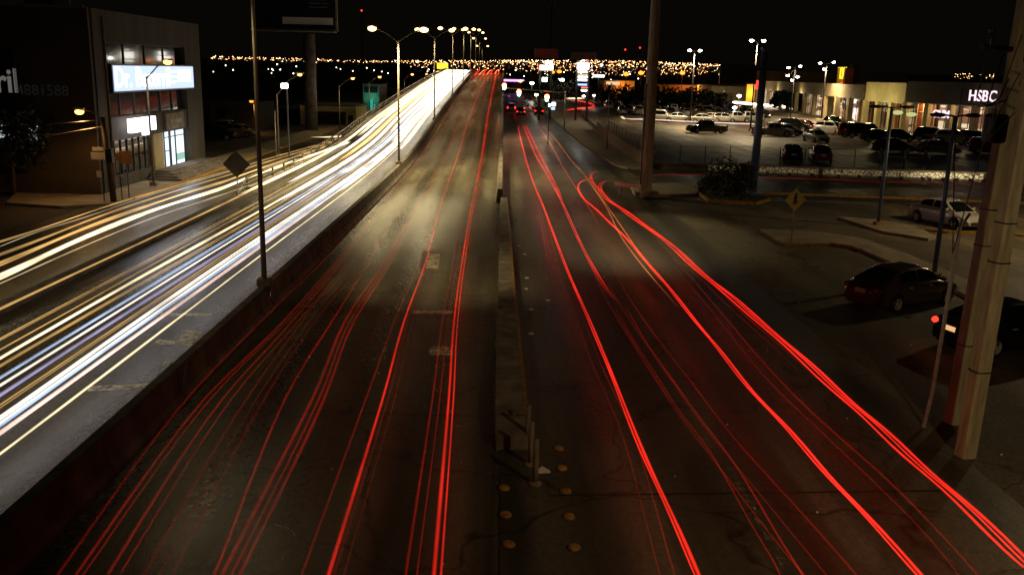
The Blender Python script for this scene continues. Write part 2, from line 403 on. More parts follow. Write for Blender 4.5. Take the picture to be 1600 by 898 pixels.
# ------------------------------------------------------------------ concrete median and overpass barriers
def jersey(name, x0, x1, y0, y1, label, h=.82, prof=None, step=4, m=None, base=0, cap=True):
    """profiled barrier following the deck"""
    mb = MB(); rows = []; y = y0; c = (x0+x1)/2; w_ = abs(x1-x0)/2
    while y < y1+.01:
        z = deck(y)-.1 if base is None else deck(y)*base-.1
        zt = deck(y)
        rows.append([(c+w_,y,zt-.1),(c+w_,y,zt+.1),(c+w_*.55,y,zt+.32),(c+w_*.34,y,zt+h),(c-w_*.34,y,zt+h),(c-w_*.55,y,zt+.32),(c-w_,y,zt+.1),(c-w_,y,zt-.1)])
        y += step
    mb.strip(rows); mb.add(rows[0], [tuple(range(8))]); mb.add(rows[-1], [tuple(range(7,-1,-1))])
    return tag(mb.build(name, m or M['conc_dj']), label, 'barrier')
def jointed(m, pitch):
    m = m.copy(); nt = m.node_tree; N = nt.nodes; L = nt.links; p = N['Principled BSDF']; src = p.inputs['Base Color'].links[0].from_socket
    g = N.new('ShaderNodeNewGeometry'); sp = N.new('ShaderNodeSeparateXYZ'); L.new(g.outputs['Position'], sp.inputs[0])
    a = N.new('ShaderNodeMath'); a.operation = 'PINGPONG'; a.inputs[1].default_value = pitch/2; L.new(sp.outputs['Y'], a.inputs[0])
    r = N.new('ShaderNodeMapRange'); r.inputs['From Min'].default_value = .012; r.inputs['From Max'].default_value = .03; r.inputs['To Min'].default_value = .12; L.new(a.outputs[0], r.inputs['Value'])
    n = N.new('ShaderNodeTexNoise'); n.inputs['Scale'].default_value = 1.1; n.inputs['Detail'].default_value = 8; n.inputs['Roughness'].default_value = .7
    mp = N.new('ShaderNodeMapping'); mp.inputs['Scale'].default_value = (1,1,.25); L.new(g.outputs['Position'], mp.inputs[0]); L.new(mp.outputs[0], n.inputs[0])
    r2 = N.new('ShaderNodeMapRange'); r2.inputs['From Min'].default_value = .35; r2.inputs['From Max'].default_value = .65; r2.inputs['To Min'].default_value = .55; r2.inputs['To Max'].default_value = 1.25; L.new(n.outputs['Fac'], r2.inputs['Value'])
    q = N.new('ShaderNodeMath'); q.operation = 'MULTIPLY'; L.new(r.outputs[0], q.inputs[0]); L.new(r2.outputs[0], q.inputs[1])
    v = N.new('ShaderNodeVectorMath'); v.operation = 'SCALE'; L.new(src, v.inputs[0]); L.new(q.outputs[0], v.inputs['Scale']); L.new(v.outputs[0], p.inputs['Base Color']); return m
M['conc_j'] = jointed(M['conc'], 3.1); M['conc_dj'] = jointed(M['conc_d'], 4.0)
b = jersey('concrete_barrier', XB0+.05, XB1-.05, -10, 470, 'long dark concrete barrier between the red and the white trails, carrying the double lamp posts')
# drain streaks / conduit on the barrier
cb = MB()
p0 = GD(322,540,.82)
for yy in (20.5,28.6):
    MB().tube([(XB0-.1,yy,.84),(XB0-.02,yy-.5,.5),(XB0+.04,yy-.2,.25),(XB0+.09,yy-.9,.05)], .018, 6).build('conduit', M['steel'], b)
# retaining wall + edge parapet of the overpass, right side
mb = MB(); rows = []
for y in range(54, 472, 4):
    z = deck(y); rows.append([(.06,y,-.1),(.06,y,z+.85),(-.2,y,z+.85),(-.32,y,z+.0)])
mb.strip(rows); mb.add(rows[0], [(0,1,2,3)])
tag(mb.build('retaining_wall', M['conc_j']), 'concrete side wall of the overpass rising beside the right road', 'wall')
# central low median with yellow edge
mb = MB(); rows = []
pts = [(17.6,.0,.78,.30),(19.0,-.05,.74,.42),(30,-.05,.60,.42),(44,-.05,.50,.42),(53.9,-.05,.40,.42)]
for y,a,bb,h in pts: rows.append([(a,y,-.05),(a+.02,y,h),(bb-.06,y,h),(bb,y,-.05)])
mb.strip(rows); mb.add(rows[0], [(0,1,2,3)]); mb.add(rows[-1], [(3,2,1,0)])
md = tag(mb.build('concrete_median', M['conc_j']), 'low concrete median ending in a blunt nose between the two carriageways', 'median')
mb = MB(); rows = []
for y,a,bb,h in pts: rows.append([(bb-.12,y,h+.004),(bb-.05,y,h+.004),(bb+.014,y,.02)])
mb.strip(rows).build('painted_edge', M['paint_y'], md)
MB().box((.36,18.6,.44),(.07,.16,.1),.3).build('lifting_eye', M['conc_d'], md)
# guard rail with three posts after the nose
for k,(x,y) in enumerate([(836,756),(829,726),(824,697)]):
    gr = thing('guard_post', ['nearest','middle','farthest'][k]+' of three short steel posts in line past the nose of the median', 'bollard', G(x,y,.01), 0, 'short posts past the median nose')
    MB().tube([(0,0,0),(0,0,.92)], .058, 12).build('post', M['conc'], gr, smooth=True)
    MB().lathe([(.13,0),(.13,.03),(.06,.07)], c=(0,0,0)).build('foot', M['conc'], gr)
# divider + railing left of the inbound carriageway
mb = MB(); mb.span((-15.62,-10),(-15.62,56),.42,.24)
tag(mb.build('divider_kerb', M['conc_d']), 'dark raised concrete divider between the service road and the inbound lanes', 'kerb')
mb = MB(); rows = []
for y in range(56, 472, 4):
    z = deck(y); rows.append([(-15.9,y,-.1),(-15.9,y,z+.35),(-15.6,y,z+.35),(-15.6,y,z)])
mb.strip(rows); mb.add(rows[0],[(0,1,2,3)]); tag(mb.build('overpass_side_wall', M['conc']), 'pale concrete side wall of the overpass above the service road', 'wall')
rl = thing('overpass_railing', 'pale two-bar railing along the left edge of the overpass', 'railing')
def rr(z, y0=56): return [(-15.75,y,deck(y)+z) for y in range(y0,470,4)]
MB().tube([(-15.75,53.2,.05)]+rr(.95), .07, 8).build('top_bar', M['pole_l'], rl)
MB().tube([(-15.75,54.0,.3)]+rr(.62), .05, 8).build('lower_bar', M['pole_l'], rl)
for k in range(99):
    y = 56+k*3.2; MB().box((-15.75,y,deck(y)+.6),(.12,.12,.75)).build('post', M['pole_l'], rl)
# wheel-stop domes
dm = MB().ball((0,0,0),(.115,.115,.075),14,8,0)
d0 = tag(dm.build('road_dome', M['paint_y'], smooth=True), group='yellow domes beyond the median nose')
first = True
ll = ['yellow dome, {} of the left row past the short posts','yellow dome, {} of the right row past the short posts']
for ri, row in enumerate(([(788,763),(790,805),(795,851)],[(873,701),(878,732),(884,768),(889,808),(897,856)])):
    for k, (x,y) in enumerate(row):
        o = d0 if first else d0.copy()
        if not first: COL.objects.link(o)
        first = False; o.location = G(x,y,.012); o.rotation_euler = (0,0,k)
        tag(o, ll[ri].format(['farthest','second','third','fourth','nearest'][k] if not (ri==0 and k==2) else 'nearest'), 'road dome')
# road studs
sm_ = MB().box((0,0,.02),(.14,.1,.035)); s0 = None
for k,(x,y) in enumerate([(807,344),(811,385),(820,398),(823,435),(822,452),(830,484),(830,522),(856,470)]):
    if s0 is None: o = s0 = sm_.build('road_stud', M['white'])
    else: o = s0.copy(); COL.objects.link(o)
    o.location = G(x,y,.0)+Vector((.0,0,.004))
    tag(o, ['farthest','second','third','fourth','fifth','sixth','seventh','off-line'][k]+' white reflective stud on the road right of the median', 'road stud', 'reflective studs along the median')
pp = MB(); pp.add([(-.16,0,.0),(.14,.02,0),(.16,.1,.02),(0,.22,.07),(-.1,.12,.03)],[(0,1,2,3,4)]); pp.add([(-.16,0,.0),(.14,.02,0),(.12,-.06,.05)],[(0,1,2)])
tag(pp.build('paper_scrap', M['white'], loc=G(848,740,.02)), 'crumpled white paper scrap beside the nearest short post', 'litter')
mh = MB().lathe([(0,.012),(.36,.012),(.38,.006)], c=(0,0,0), n=28); tag(mh.build('manhole_cover', M['rust'], loc=G(1311,694,.0)), 'round iron manhole cover between red trails on the right road', 'manhole cover')
# litter flecks on the carriageways
lt = MB()
for k in range(150):
    x = rnd.choice([rnd.uniform(-7,-.4), rnd.uniform(1,14)]); y = rnd.uniform(12,60); s = rnd.uniform(.008,.028)
    lt.box((x,y,.012+s/2),(s*1.6,s,s),rnd.random()*3)
tag(lt.build('grit', M['white']), 'pale grit and small litter scattered over the asphalt', 'grit', kind='stuff')

# ------------------------------------------------------------------ lamps
def light(name, loc, col, power, parent=None, size=.15, spot=None, rot=(0,0,0)):
    ld = bpy.data.lights.new(name, 'SPOT' if spot else 'POINT'); ld.energy = power; ld.color = col; ld.shadow_soft_size = size
    if spot: ld.spot_size = R_(spot); ld.spot_blend = .6
    o = bpy.data.objects.new(name, ld); COL.objects.link(o); o.location = loc; o.rotation_euler = rot
    if parent: o.parent = parent
    return o
CW = {'sodium':(1,.72,.36),'warmlamp':(1,.80,.40),'orangelamp':(1,.48,.14),'whitelamp':(1,.76,.42)}
def lamppost(name, base, h, arms, kind, power, label, cat='street lamp', group=None, r=.09, mpole=None, glob=.24, spread=150, lamp=True):
    """arms: list of (dx,dy,dz) from pole top to luminaire"""
    t = thing(name, label, cat, base, 0, group)
    mp = mpole or M['pole_l']
    MB().tube([(0,0,0),(0,0,h)], [r,r*.6], 10).build('pole', mp, t, smooth=True)
    MB().box((0,0,.12),(.4,.4,.24)).build('base_plate', M['conc'], t)
    for a in arms:
        if Vector(a).length > .1:
            MB().tube([(0,0,h-.15),(a[0]*.5,a[1]*.5,h-.05+a[2]*.7),(a[0],a[1],h+a[2]+.08)], r*.5, 8).build('arm', mp, t)
        lu = MB().box((a[0],a[1],h+a[2]+.12),(.62,.34,.12),math.atan2(a[1],a[0])).build('luminaire', M['steel'], t)
        MB().ball((a[0],a[1],h+a[2]-.02),(glob,glob,glob*.62),10,6).build('bulb_glass', M[kind], lu, smooth=True)
        if power and lamp:
            light('lamp_light', (a[0],a[1],h+a[2]-.35), CW[kind], power, t, .25, spread)
    return t
# double-armed posts on the barrier (lamps of the first are above the picture)
ys = [28.5, 67, 102, 138, 175, 212, 249, 286, 325]
nm = ['nearest','second','third','fourth','fifth','sixth','seventh','eighth','ninth']
for k, y in enumerate(ys):
    dl_ = lamppost('double_street_lamp', (-7.6,y,deck(y)+.78), 8.9 if k else 9.0, [(-1.85,0,.75),(1.85,0,.75)], 'warmlamp', [300,8000,1700,1500,1500,1800,1200,900,700][k],
      f'{nm[k]} double-armed lamp post on the concrete barrier, counted from the camera', group='double-armed lamp posts along the barrier', glob=.32 if k<3 else .38)
    if k == 0:
        for c_ in dl_.children:
            if c_.type == 'LIGHT' and c_.location.x > 0:
                c_.data.energy = 2600; c_.data.spot_size = R_(52); c_.data.spot_blend = 1
                c_.rotation_euler = Vector((3.4,4.5,-9.5)).to_track_quat('-Z','Y').to_euler()
# single-arm posts along the service road
for k,(bx,by,arm) in enumerate([((-22.0,57.3),6.75,(1.35,0,.9)),((-17.6-1.6,78.4),5.3,(2.0,0,1.6)),((-19.9,112),5.4,(1.7,0,.9)),((-20.3,140),5.4,(1.6,0,.9)),((-20.3,190),5.6,(1.6,0,.9)),((-20.3,225),5.6,(1.6,0,.9)),((-20.3,262),6.2,(1.6,0,.9))]):
    lamppost('street_lamp', (*bx,.14), by, [arm], 'sodium', [330,300,300,250,250,250,250][k], f'{nm[k]} single-arm lamp post along the service road pavement', group='single-arm lamp posts of the service road', glob=[.27,.2,.22,.24,.3,.24,.4][k], r=.085)
# low orange lamp by the parked cars
p = G(399,207,0); lamppost('short_street_lamp', p, 3.5, [(-.3,0,.1)], 'orangelamp', 160, 'short lamp post with orange glow beside cars at the back left', glob=.26, r=.1)
# foot lamp that throws the foreground shadows (stands just outside the picture, right)
fb_ = lamppost('footbridge_lamp', (8.3,4.9,0), 8.4, [(-.3,.4,.2)], 'sodium', 1350, 'lamp post by the footbridge, out of the picture', glob=.15, spread=105)
for c_ in fb_.children:
    if c_.type == 'LIGHT': c_.rotation_euler = Vector((-.5,11,-8.2)).to_track_quat('-Z','Y').to_euler(); c_.data.spot_blend = 1
lamppost('added_parking_lamp', (31,43,0), 9.5, [(-.6,0,.2)], 'sodium', 3200, 'added lamp post right of the picture, lighting the parking apron', glob=.15, spread=170)  # added out-of-view lamp that brightens the apron and the parked cars
# car-park masts
def mast(pxb, pyb, pxt, pyt, arms, kind, power, label, name='parking_lot_lamp', z=LZ, glob=.3, mp=None, group='tall lamp masts of the car park', r=.12, D=None):
    b_ = G(pxb,pyb,z); top = at(pxt,pyt,b_.y)
    return lamppost(name, b_, top.z-z, arms, kind, power, label, 'lamp mast', group, r, mp or M['dark'], glob, 160)
two = [(-.8,0,0),(.8,0,0)]
mast(1078,192,1088,79,two,'whitelamp',5000,'dark mast with two white lamps left of the blue column','parking_lot_lamp')
mast(1172,205,1192,64,two,'whitelamp',5000,'mast whose two white lamps shine above the blue column','parking_lot_lamp')
mast(1235,185,1241,106,[(-1.2,0,0),(.9,0,.3),(-.9,1,-1.4),(.9,1,-1.6),(0,1,-2.2)],'whitelamp',700,'mast with a cluster of five white lamps','parking_lot_lamp')
mast(1283,188,1293,99,[(-1.2,0,0),(1.2,0,.2),(0,1,-1.0)],'whitelamp',3600,'mast with three bright white lamps before the arcade','parking_lot_lamp')
mast(1133,160,1135,114,[(0,0,0)],'whitelamp',900,'far mast with one white lamp before the hillside lights','parking_lot_lamp',glob=.6)
for k,(a,b_,c,d) in enumerate([(976,165,978,116),(999,165,1001,114),(1063,163,1065,114)]):
    mast(a,b_,c,d,[(0,0,0)],'orangelamp',1200,['orange lamp mast left of two by the signs','orange lamp mast just left of the grey monopole','orange lamp mast right of the grey monopole'][k],'orange_street_lamp',glob=.75,group='orange lamp masts at the back of the car park',mp=M['pole_l'],z=0)
for k,(x,y,Y,c,g_) in enumerate([(1014,128,170,'whitelamp',.35),(940,102,400,'whitelamp',.5),(813,127,300,'sodium',.6),(831,130,260,'whitelamp',.6),(838,148,180,'whitelamp',.35),(878,125,260,'whitelamp',.6),(863,113,420,'orangelamp',1.2),(874,112,430,'orangelamp',1.2),(912,150,200,'whitelamp',.3),(928,149,200,'whitelamp',.3),(1155,150,200,'whitelamp',.45),(1148,168,150,'whitelamp',.35)]):
    q = at(x,y,Y); lamppost('far_street_lamp', (q.x,q.y,0), q.z, [(0,0,0)], c, 0, f'small far lamp post beyond the junction, {["first","second","third","fourth","fifth","sixth","seventh","eighth","ninth","tenth","eleventh","twelfth"][k]} in the scatter', group='far lamp posts beyond the junction', glob=g_, r=.07)

# ------------------------------------------------------------------ poles of the right side
def pole(name, label, base, top, r0, r1, m, n=12, cat='pole'):
    t = thing(name, label, cat, base); d = Vector(top)-Vector(base)
    MB().tube([(0,0,0), d], [r0,r1], n).build('shaft', m, t, smooth=n>6); return t
bp = G(1008,304,.2); t = thing('steel_monopole', 'tall grey steel monopole with guard rails round its foot', 'pole', bp)
MB().tube([(0,0,0),(0,0,13),(0,0,22)], [.40,.31,.27], 12).build('shaft', M['polec'], t)
MB().box((-.36,-.15,3.5),(.12,.1,6.9)).build('cable_duct', M['pole_l'], t)
MB().box((0,0,.12),(1.5,1.5,.24)).build('plinth', M['conc'], t)
for k,(dx,dy,ln,rz) in enumerate([(-1.0,-.9,1.7,-.75),(-1.3,-.5,1.8,-.75)]):
    MB().box((dx,dy,.65),(ln,.07,.24),rz).build('guard_rail', M['steel'], t)
for k,(dx,dy) in enumerate([(-.5,-1.5),(-1.6,-.2)]): MB().box((dx,dy,.4),(.12,.12,.8)).build('rail_post', M['steel'], t)
bp = G(1176,303,.16); t = thing('blue_column', 'thick dark blue steel column rising from the planted island', 'column', bp)
MB().tube([(0,0,0),(0,0,9.4)], [.27,.22], 14).build('shaft', M['bluepole'], t, smooth=True)
MB().lathe([(.22,9.2),(.28,9.3),(.28,9.4),(0,9.42)]).build('cap', M['bluepole'], t)
MB().box((0,0,.06),(1.2,1.2,.12)).build('base_plate', M['bluepole'], t)
MB().box((-1.6,0,7.7),(2.4,.1,1.2)).build('sign_panel', M['dark'], t)
MB_t = bpy.data.objects[[o.name for o in bpy.data.objects if o.name.startswith('steel_monopole')][0]]
fl_ = MB().box((-.9,-1.2,15.2),(.7,.4,.3)).build('added_floodlight', M['steel'], MB_t)  # unseen fixture added up the pole to light a patch of the right road
MB().tube([(0,0,15.2),(-.9,-1.2,15.2)], .06, 6).build('added_floodlight_arm', M['steel'], MB_t)
l_ = light('lamp_light', (-.9,-1.5,15.0), (1,.80,.38), 3000, MB_t, .3, 42)
l_.rotation_euler = Vector((-1.3,-11,-15.2)).to_track_quat('-Z','Y').to_euler()
# blue lamp posts with flat arms
def flatlamp(bpx, h, la, label):
    b_ = G(*bpx,.15); t = thing('flat_arm_lamp', label, 'street lamp', b_, .12, 'blue posts with two flat lamp arms, unlit')
    MB().tube([(0,0,0),(0,0,h)], [.10,.08], 10).build('pole', M['bluepole'], t, smooth=True)
    MB().box((0,0,.08),(.4,.4,.16)).build('base_plate', M['paint_y'], t)
    for s in (-1,1):
        MB().tube([(0,0,h-.03),(s*la*.45,0,h+.03)], .035, 8).build('arm', M['dark'], t)
        MB().ball((s*la*.72,0,h+.02),(la*.34,.2,.09),12,6).build('lamp_head', M['dark'], t, smooth=True)
flatlamp((1372,351), 6.2, 1.25, 'blue lamp post with two unlit flat heads on the pale island')
flatlamp((1459,432), 6.3, 1.0, 'dark blue lamp post with two unlit flat heads behind the brown sedan')
# big concrete power poles
def cpole(b_, h, w0, w1, label, box=True):
    t = thing('concrete_power_pole', label, 'power pole', b_, .25, 'square concrete power poles'); t.rotation_euler = (0,.028,.25)
    mb = MB(); a, c = w0/2, w1/2; ch = .7
    def ring(r, z): return [(r,r*ch,z),(r*ch,r,z),(-r*ch,r,z),(-r,r*ch,z),(-r,-r*ch,z),(-r*ch,-r,z),(r*ch,-r,z),(r,-r*ch,z)]
    vs = ring(a,0)+ring(c,h); mb.add(vs, [(i,(i+1)%8,8+(i+1)%8,8+i) for i in range(8)]+[tuple(range(8,16))]); mb.build('shaft', M['polec'], t)
    for z in (1.9,4.2,5.0): 
        r = a+(c-a)*z/h+.012; MB().tube([(x,y,z) for x,y,_ in ring(r,0)]+[(r,r*ch,z)], .014, 6).build('strap', M['dark'], t)
    MB().tube([(a+.03,0,.0),(c+.1,0,h*.8)], .03, 8).build('cable_pipe', M['steel'], t)
    return t
t = cpole(G(1508,712), 9.6, .35, .26, 'nearest thick square concrete power pole at the right edge')
for k in range(3): MB().tube([(-.3+.1*k,.1,8.6-k*.7),(-.5,.4,6.5),(-.35,.9,4.2),(.1,1.9,6.6),(.2,2.0,7.6)], .012, 5).build('drop_cable', M['dark'], t)
for k in range(3): MB().tube([(.2,0,8.0-k*.3),(3,1.2,7.6-k*.5),(8,3,7.8-k*.4)], .015, 5).build('wire', M['dark'], t)
t = cpole(G(1489,660), 10.2, .34, .24, 'square concrete power pole just behind the nearest one')
MB().tube([(-.9,0,8.4),(.9,0,8.4)], .06, 6).build('crossarm', M['dark'], t)
MB().box((-.30,-.1,6.75),(.38,.4,.62)).build('transformer', M['dark'], t, bevel=.08)
for k in range(3): MB().lathe([(.06,8.45),(.05,8.6),(.09,8.65),(.05,8.7),(.08,8.78),(0,8.82)], c=(-.7+k*.7,0,0), n=10).build('insulator', M['dark'], t)
for k in range(4): MB().tube([(-.7+k*.4,0,8.3),(-.9+k*.3,-.1,7.4),(-.6,-.1,7.2)], .018, 5).build('wire', M['dark'], t)
# thin bent post
b_ = G(1443,668); t = thing('bent_post', 'thin bent steel post before the concrete power poles', 'post', b_)
MB().tube([(0,0,0),(.16,.15,.75),(.24,.2,2.4),(.34,.3,4.6)], .045, 8).build('shaft', M['steel'], t)
MB().tube([(.34,.3,4.55),(.55,.35,4.9)], .03, 6).build('stub', M['steel'], t)
# slim far poles
for (x,y,tx,ty,lab,r) in [(948,235,950,146,'thin grey post by the pavement of the right road',.075),(858,150,858,2,'very tall thin pole before the red and white sign',.28),(432,250,433,174,'thin dark post by the left service road',.05),(485,215,486,52,None,.5)]:
    if lab is None: continue
    b_ = G(x,y,0); q = at(tx,ty,b_.y); 
    t = pole('slim_post' if ty>10 else 'radio_pole', lab, b_, (b_.x,b_.y,q.z), r, r*.7, M['steel'] if x!=858 else M['dark'], 8)
    if x == 858: MB().box((0,0,q.z-b_.z),(3,3,1)).build('beacon_cage', M['dark'], t)

# left: big billboard on monopole
b_ = G(487,205,0); t = thing('roadside_billboard', 'dark unlit billboard on a thick single column above the left service road', 'billboard', b_)
MB().tube([(0,0,0),(0,0,11.5)], [.75,.7], 12).build('column', M['conc_d'], t, smooth=True)
c0 = at(395,48,b_.y)-b_; c1 = at(527,48,b_.y)-b_; ct = at(460,-60,b_.y)-b_
wd = c1.x-c0.x; cx_ = (c0.x+c1.x)/2; z0 = c1.z
MB().box((cx_,0,(z0+ct.z)/2),(wd,.4,ct.z-z0)).build('panel', M['navy'], t)
fr = MB(); fr.box((cx_,-.3,z0),(wd+.3,.35,.22)); fr.box((cx_+wd/2,-.3,(z0+ct.z)/2),(.22,.35,ct.z-z0)); fr.build('frame', M['conc'], t)
MB().box((cx_+1.6,-.23,z0+1.0),(6.0,.06,.8)).build('pale_strip', M['letter_w'], t)
MB().box((cx_,-.9,z0-.25),(wd,.9,.08)).build('catwalk', M['steel'], t)
for k in range(8): MB().box((cx_+2.9,-.23,z0+2.6+k*.42),(2.2+.4*math.sin(k*2.1),.05,.12)).build('text_line', M['conc_d'], t)

# signs
def diamond_sign(px, py, z, s, label, front, post_h, m, pic=None, rz=0):
    b_ = G(px,py,z); t = thing('warning_sign', label, 'road sign', b_, rz)
    MB().tube([(0,0,0),(0,0,post_h)], .035, 8).build('post', M['steel'], t)
    hz = post_h; a = s/math.sqrt(2)*1.0
    MB().add([(0,-.05,hz-a),(a,-.05,hz),(0,-.05,hz+a),(-a,-.05,hz),(0,-.03,hz-a),(a,-.03,hz),(0,-.03,hz+a),(-a,-.03,hz)],
      [(0,1,2,3),(7,6,5,4),(0,4,5,1),(1,5,6,2),(2,6,7,3),(3,7,4,0)]).build('plate', m, t)
    if pic:
        q = MB(); u = a*.5
        q.ball((.0,-.056,hz+u*.95),(u*.19,.004,u*.2),10,6)
        for A,B,w_ in [((0,.7),(.02,.0),.20),((.0,.0),(-.28,-.75),.13),((.03,.0),(.3,-.7),.13),((0,.6),(-.33,.1),.09),((.02,.6),(.3,.22),.09)]:
            a0 = Vector((A[0]*u,0,A[1]*u)); b0 = Vector((B[0]*u,0,B[1]*u)); d = (b0-a0); n = Vector((-d.z,0,d.x)).normalized()*w_*u*.8
            q.add([p_+Vector((0,yy,hz)) for yy in (-.062,-.052) for p_ in (a0-n,a0+n,b0+n*.8,b0-n*.8)], [(0,1,2,3),(4,7,6,5),(0,4,5,1),(1,5,6,2),(2,6,7,3),(3,7,4,0)])
        q.build('pictogram', M['dark'], t)
    return t
M['signy'] = mat('yellow_sign_sheet', (.62,.50,.14), .5)
diamond_sign(1236,378,.15,.78,'yellow diamond sign with a walking figure on a thin post','f',2.02,M['signy'],True,.25)
diamond_sign(372,309,.0,1.15,'dark diamond sign seen from behind at the start of the railing','b',2.0,M['conc_d'])
# little sign posts by the grey building
for k,(x,y,h,wd_,hh,mm,lab) in enumerate([(163,314,2.6,1.0,.4,'letter_w','sign post with two white boards beside the leaning utility pole'),(191,312,2.5,.42,.42,'rust','slim post with a round rusty plate right of the utility pole'),(202,309,2.4,.62,.72,'rust','post with a rusty square board in front of the shop windows')]):
    b_ = G(x,y,.14); t = thing('sign_post', lab, 'sign post', b_)
    MB().tube([(0,0,0),(0,0,h)], .03, 6).build('post', M['dark'], t)
    if k == 1: MB().lathe([(0,-.06),(.24,-.06),(.24,-.03)], 'y', (0,0,h-.1), 16).build('plate', M[mm], t)
    else: MB().box((0,-.05,h-.1),(wd_,.03,hh)).build('board', M[mm], t)
    if k == 0: MB().box((-.1,-.05,h+.28),(.6,.03,.2)).build('upper_board', M[mm], t); MB().box((-.15,-.05,h-1.1),(.25,.03,.35)).build('notice', M[mm], t)
# leaning utility pole with lamp
b_ = G(178,315,.14); t = thing('utility_pole', 'leaning wooden utility pole with an orange-white lamp on its arm', 'utility pole', b_)
tp = at(160,183,b_.y)-b_; lp = at(124,174,b_.y)-b_
MB().tube([(0,0,0),tp], [.17,.12], 10).build('shaft', M['wood'], t, smooth=True)
MB().tube([tp-Vector((0,0,.1)), (tp+lp)/2+Vector((0,0,.15)), lp+Vector((0,0,.12))], .03, 6).build('arm', M['steel'], t)
lu = MB().box((lp.x,lp.y,lp.z+.12),(.5,.3,.12)).build('luminaire', M['steel'], t)
MB().ball((lp.x,lp.y,lp.z-.03),(.24,.24,.16)).build('bulb_glass', M['sodium'], lu, smooth=True)
light('lamp_light', lp+Vector((0,-.2,-.4)), CW['orangelamp'], 260, t, .25, 160)
MB().box((tp.x*.45+.15,-.15,2.55),(.34,.3,.75)).build('meter_box', M['dark'], t)
MB().tube([tp-Vector((0,0,.5)),(-3,0,3.6),(-7,.5,3.7)], .015, 5).build('wire', M['steel'], t)
MB().tube([tp-Vector((0,0,.15)),(-3,0,4.2),(-7,.5,3.9)], .015, 5).build('wire', M['steel'], t)

# traffic signals on a mast arm
b_ = (8.3,123,.14); t = thing('traffic_signal_mast', 'grey mast at the junction carrying the bright signal heads over the right road', 'traffic light', b_)
MB().tube([(0,0,0),(0,0,5.2)], [.12,.09], 8).build('pole', M['steel'], t)
MB().tube([(0,0,5.0),(-8,0,5.4)], .06, 8).build('arm', M['steel'], t)
for (x,y,mm,gl) in [(855,155,'red_signal',.22),(811,147,'red_signal',.2),(788,137,'green_signal',.2)]:
    q = at(x,y,122)-Vector(b_); hd = MB().box((q.x,.1,q.z+.3),(.34,.25,.9)).build('signal_head', M['dark'], t)
    MB().ball((q.x,-.12,q.z+.25),(gl*1.5,.08,gl*1.5)).build('lens', M['red_signal'], hd)
    MB().ball((q.x,-.12,q.z-.12),(gl,.08,gl)).build('lens', M['green_signal'], hd)
    light('lamp_light', (q.x,-.6,q.z), (1,.6,.3), 25, t, .2)
# signs beyond the junction
def pylon(px, Y, rects, label, name='sign_pylon', legs=2):
    b_ = at(px,112,Y); b_.z = 0; t = thing(name, label, 'sign', b_)
    for (x0,y0,x1,y1,mm) in rects:
        a = at(x0,y0,Y)-b_; c = at(x1,y1,Y)-b_
        MB().box(((a.x+c.x)/2,-.1,(a.z+c.z)/2),(abs(c.x-a.x),.6,abs(a.z-c.z))).build('sign_panel', M[mm], t, bevel=.08)
    zt = max((at(r[0],r[1],Y)-b_).z for r in rects)
    for s in ((-1,1) if legs == 2 else (0,)): MB().box((s*.9,.5,zt/2),((.35,.3,zt) if legs else (.09,.09,zt))).build('leg', M['dark'], t)
    return t
pylon(911,150,[(902,98,920,109,'pylon_white'),(903,111,918,114,'pylon_white'),(903,115.5,918,118,'warm_window'),(903,119,918,122,'pylon_white'),(903,123.5,917,127,'pylon_white'),(903,131,917,134,'pylon_blue'),(908,136,918,138,'pylon_red'),(908,140,917,143,'pylon_white'),(909,94,914,96,'pylon_white'),(915,94,920,96,'pylon_red')],'tall stacked pylon of glowing white, blue and red panels')
pylon(853,150,[(843,102,855.5,110,'pylon_white'),(857,102,864,110,'pylon_white'),(852,95,856,101,'pylon_white'),(858,95,863,101,'pylon_white'),(842,101,844,110,'pylon_red'),(847,121,850.5,128,'pylon_white'),(852,121,855,128,'pylon_white')],'glowing white and red sign split by the tall thin pole')
M['dimred'] = mat('dim_red_board', (.18,.02,.015), .6); M['dimgrey'] = mat('dim_board', (.08,.06,.05), .6)
pylon(854,210,[(836,76,872,91,'dimred')],'unlit dark red billboard above the junction','dark_billboard',1)
t = pylon(912,260,[(893,81,932,93,'dimgrey')],'unlit dark grey billboard above the stacked pylon','dark_billboard',1)
pylon(691,260,[(683,98.5,700,108,'yellow_sign')],'small glowing yellow sign left of the overpass crest','yellow_sign',1)
pylon(936,260,[(927,117,944,121,'pylon_white')],'small white glowing shop sign right of the stacked pylon','shop_sign',1)
pylon(1161,330,[(1159,106,1163,118,'pylon_blue')],'narrow violet glowing tower sign on the skyline','shop_sign',1)
pylon(860,100,[(857,162,860,167,'pylon_white'),(862,160,868,166,'pylon_white'),(861,167.5,867,172,'sign_white')],'small white signs on a post by the junction','junction_sign',0)
pylon(801,330,[(785,124,819,128,'purple')],'long low purple lit fascia beyond the junction','shop_sign',1)
pylon(445,70,[(440,130,450,138.5,'pylon_white')],'small bright square sign above the left lamp post','square_sign',0)
for k,(x,y,Y) in enumerate([(977,78,900),(1000,75,900),(565,17,900)]):
    q = at(x,y,Y); t = pole('radio_mast', ['left of two far radio masts with a red light','right of two far radio masts with a red light','far radio mast with a red light at the left'][k], (q.x,q.y,0), (q.x,q.y,q.z), .5, .25, M['dark'], 6, 'radio mast')
    MB().ball((0,0,q.z),.9).build('beacon', M['red_sign'], t)

# ------------------------------------------------------------------ grey building on the left
bd = thing('grey_building', 'grey-brown commercial building with a long bright sign above glass windows', 'building', (-23.4,53.2,.14))
# local frame: x=0 facade plane (facing +x), y 0..19.5 along the road, front facing the camera at y=0
L_, Hh = 19.3, 10.5
sh = MB()
sh.box((-8,.2,Hh/2),(7.4+5.2,.4,Hh)) if False else None
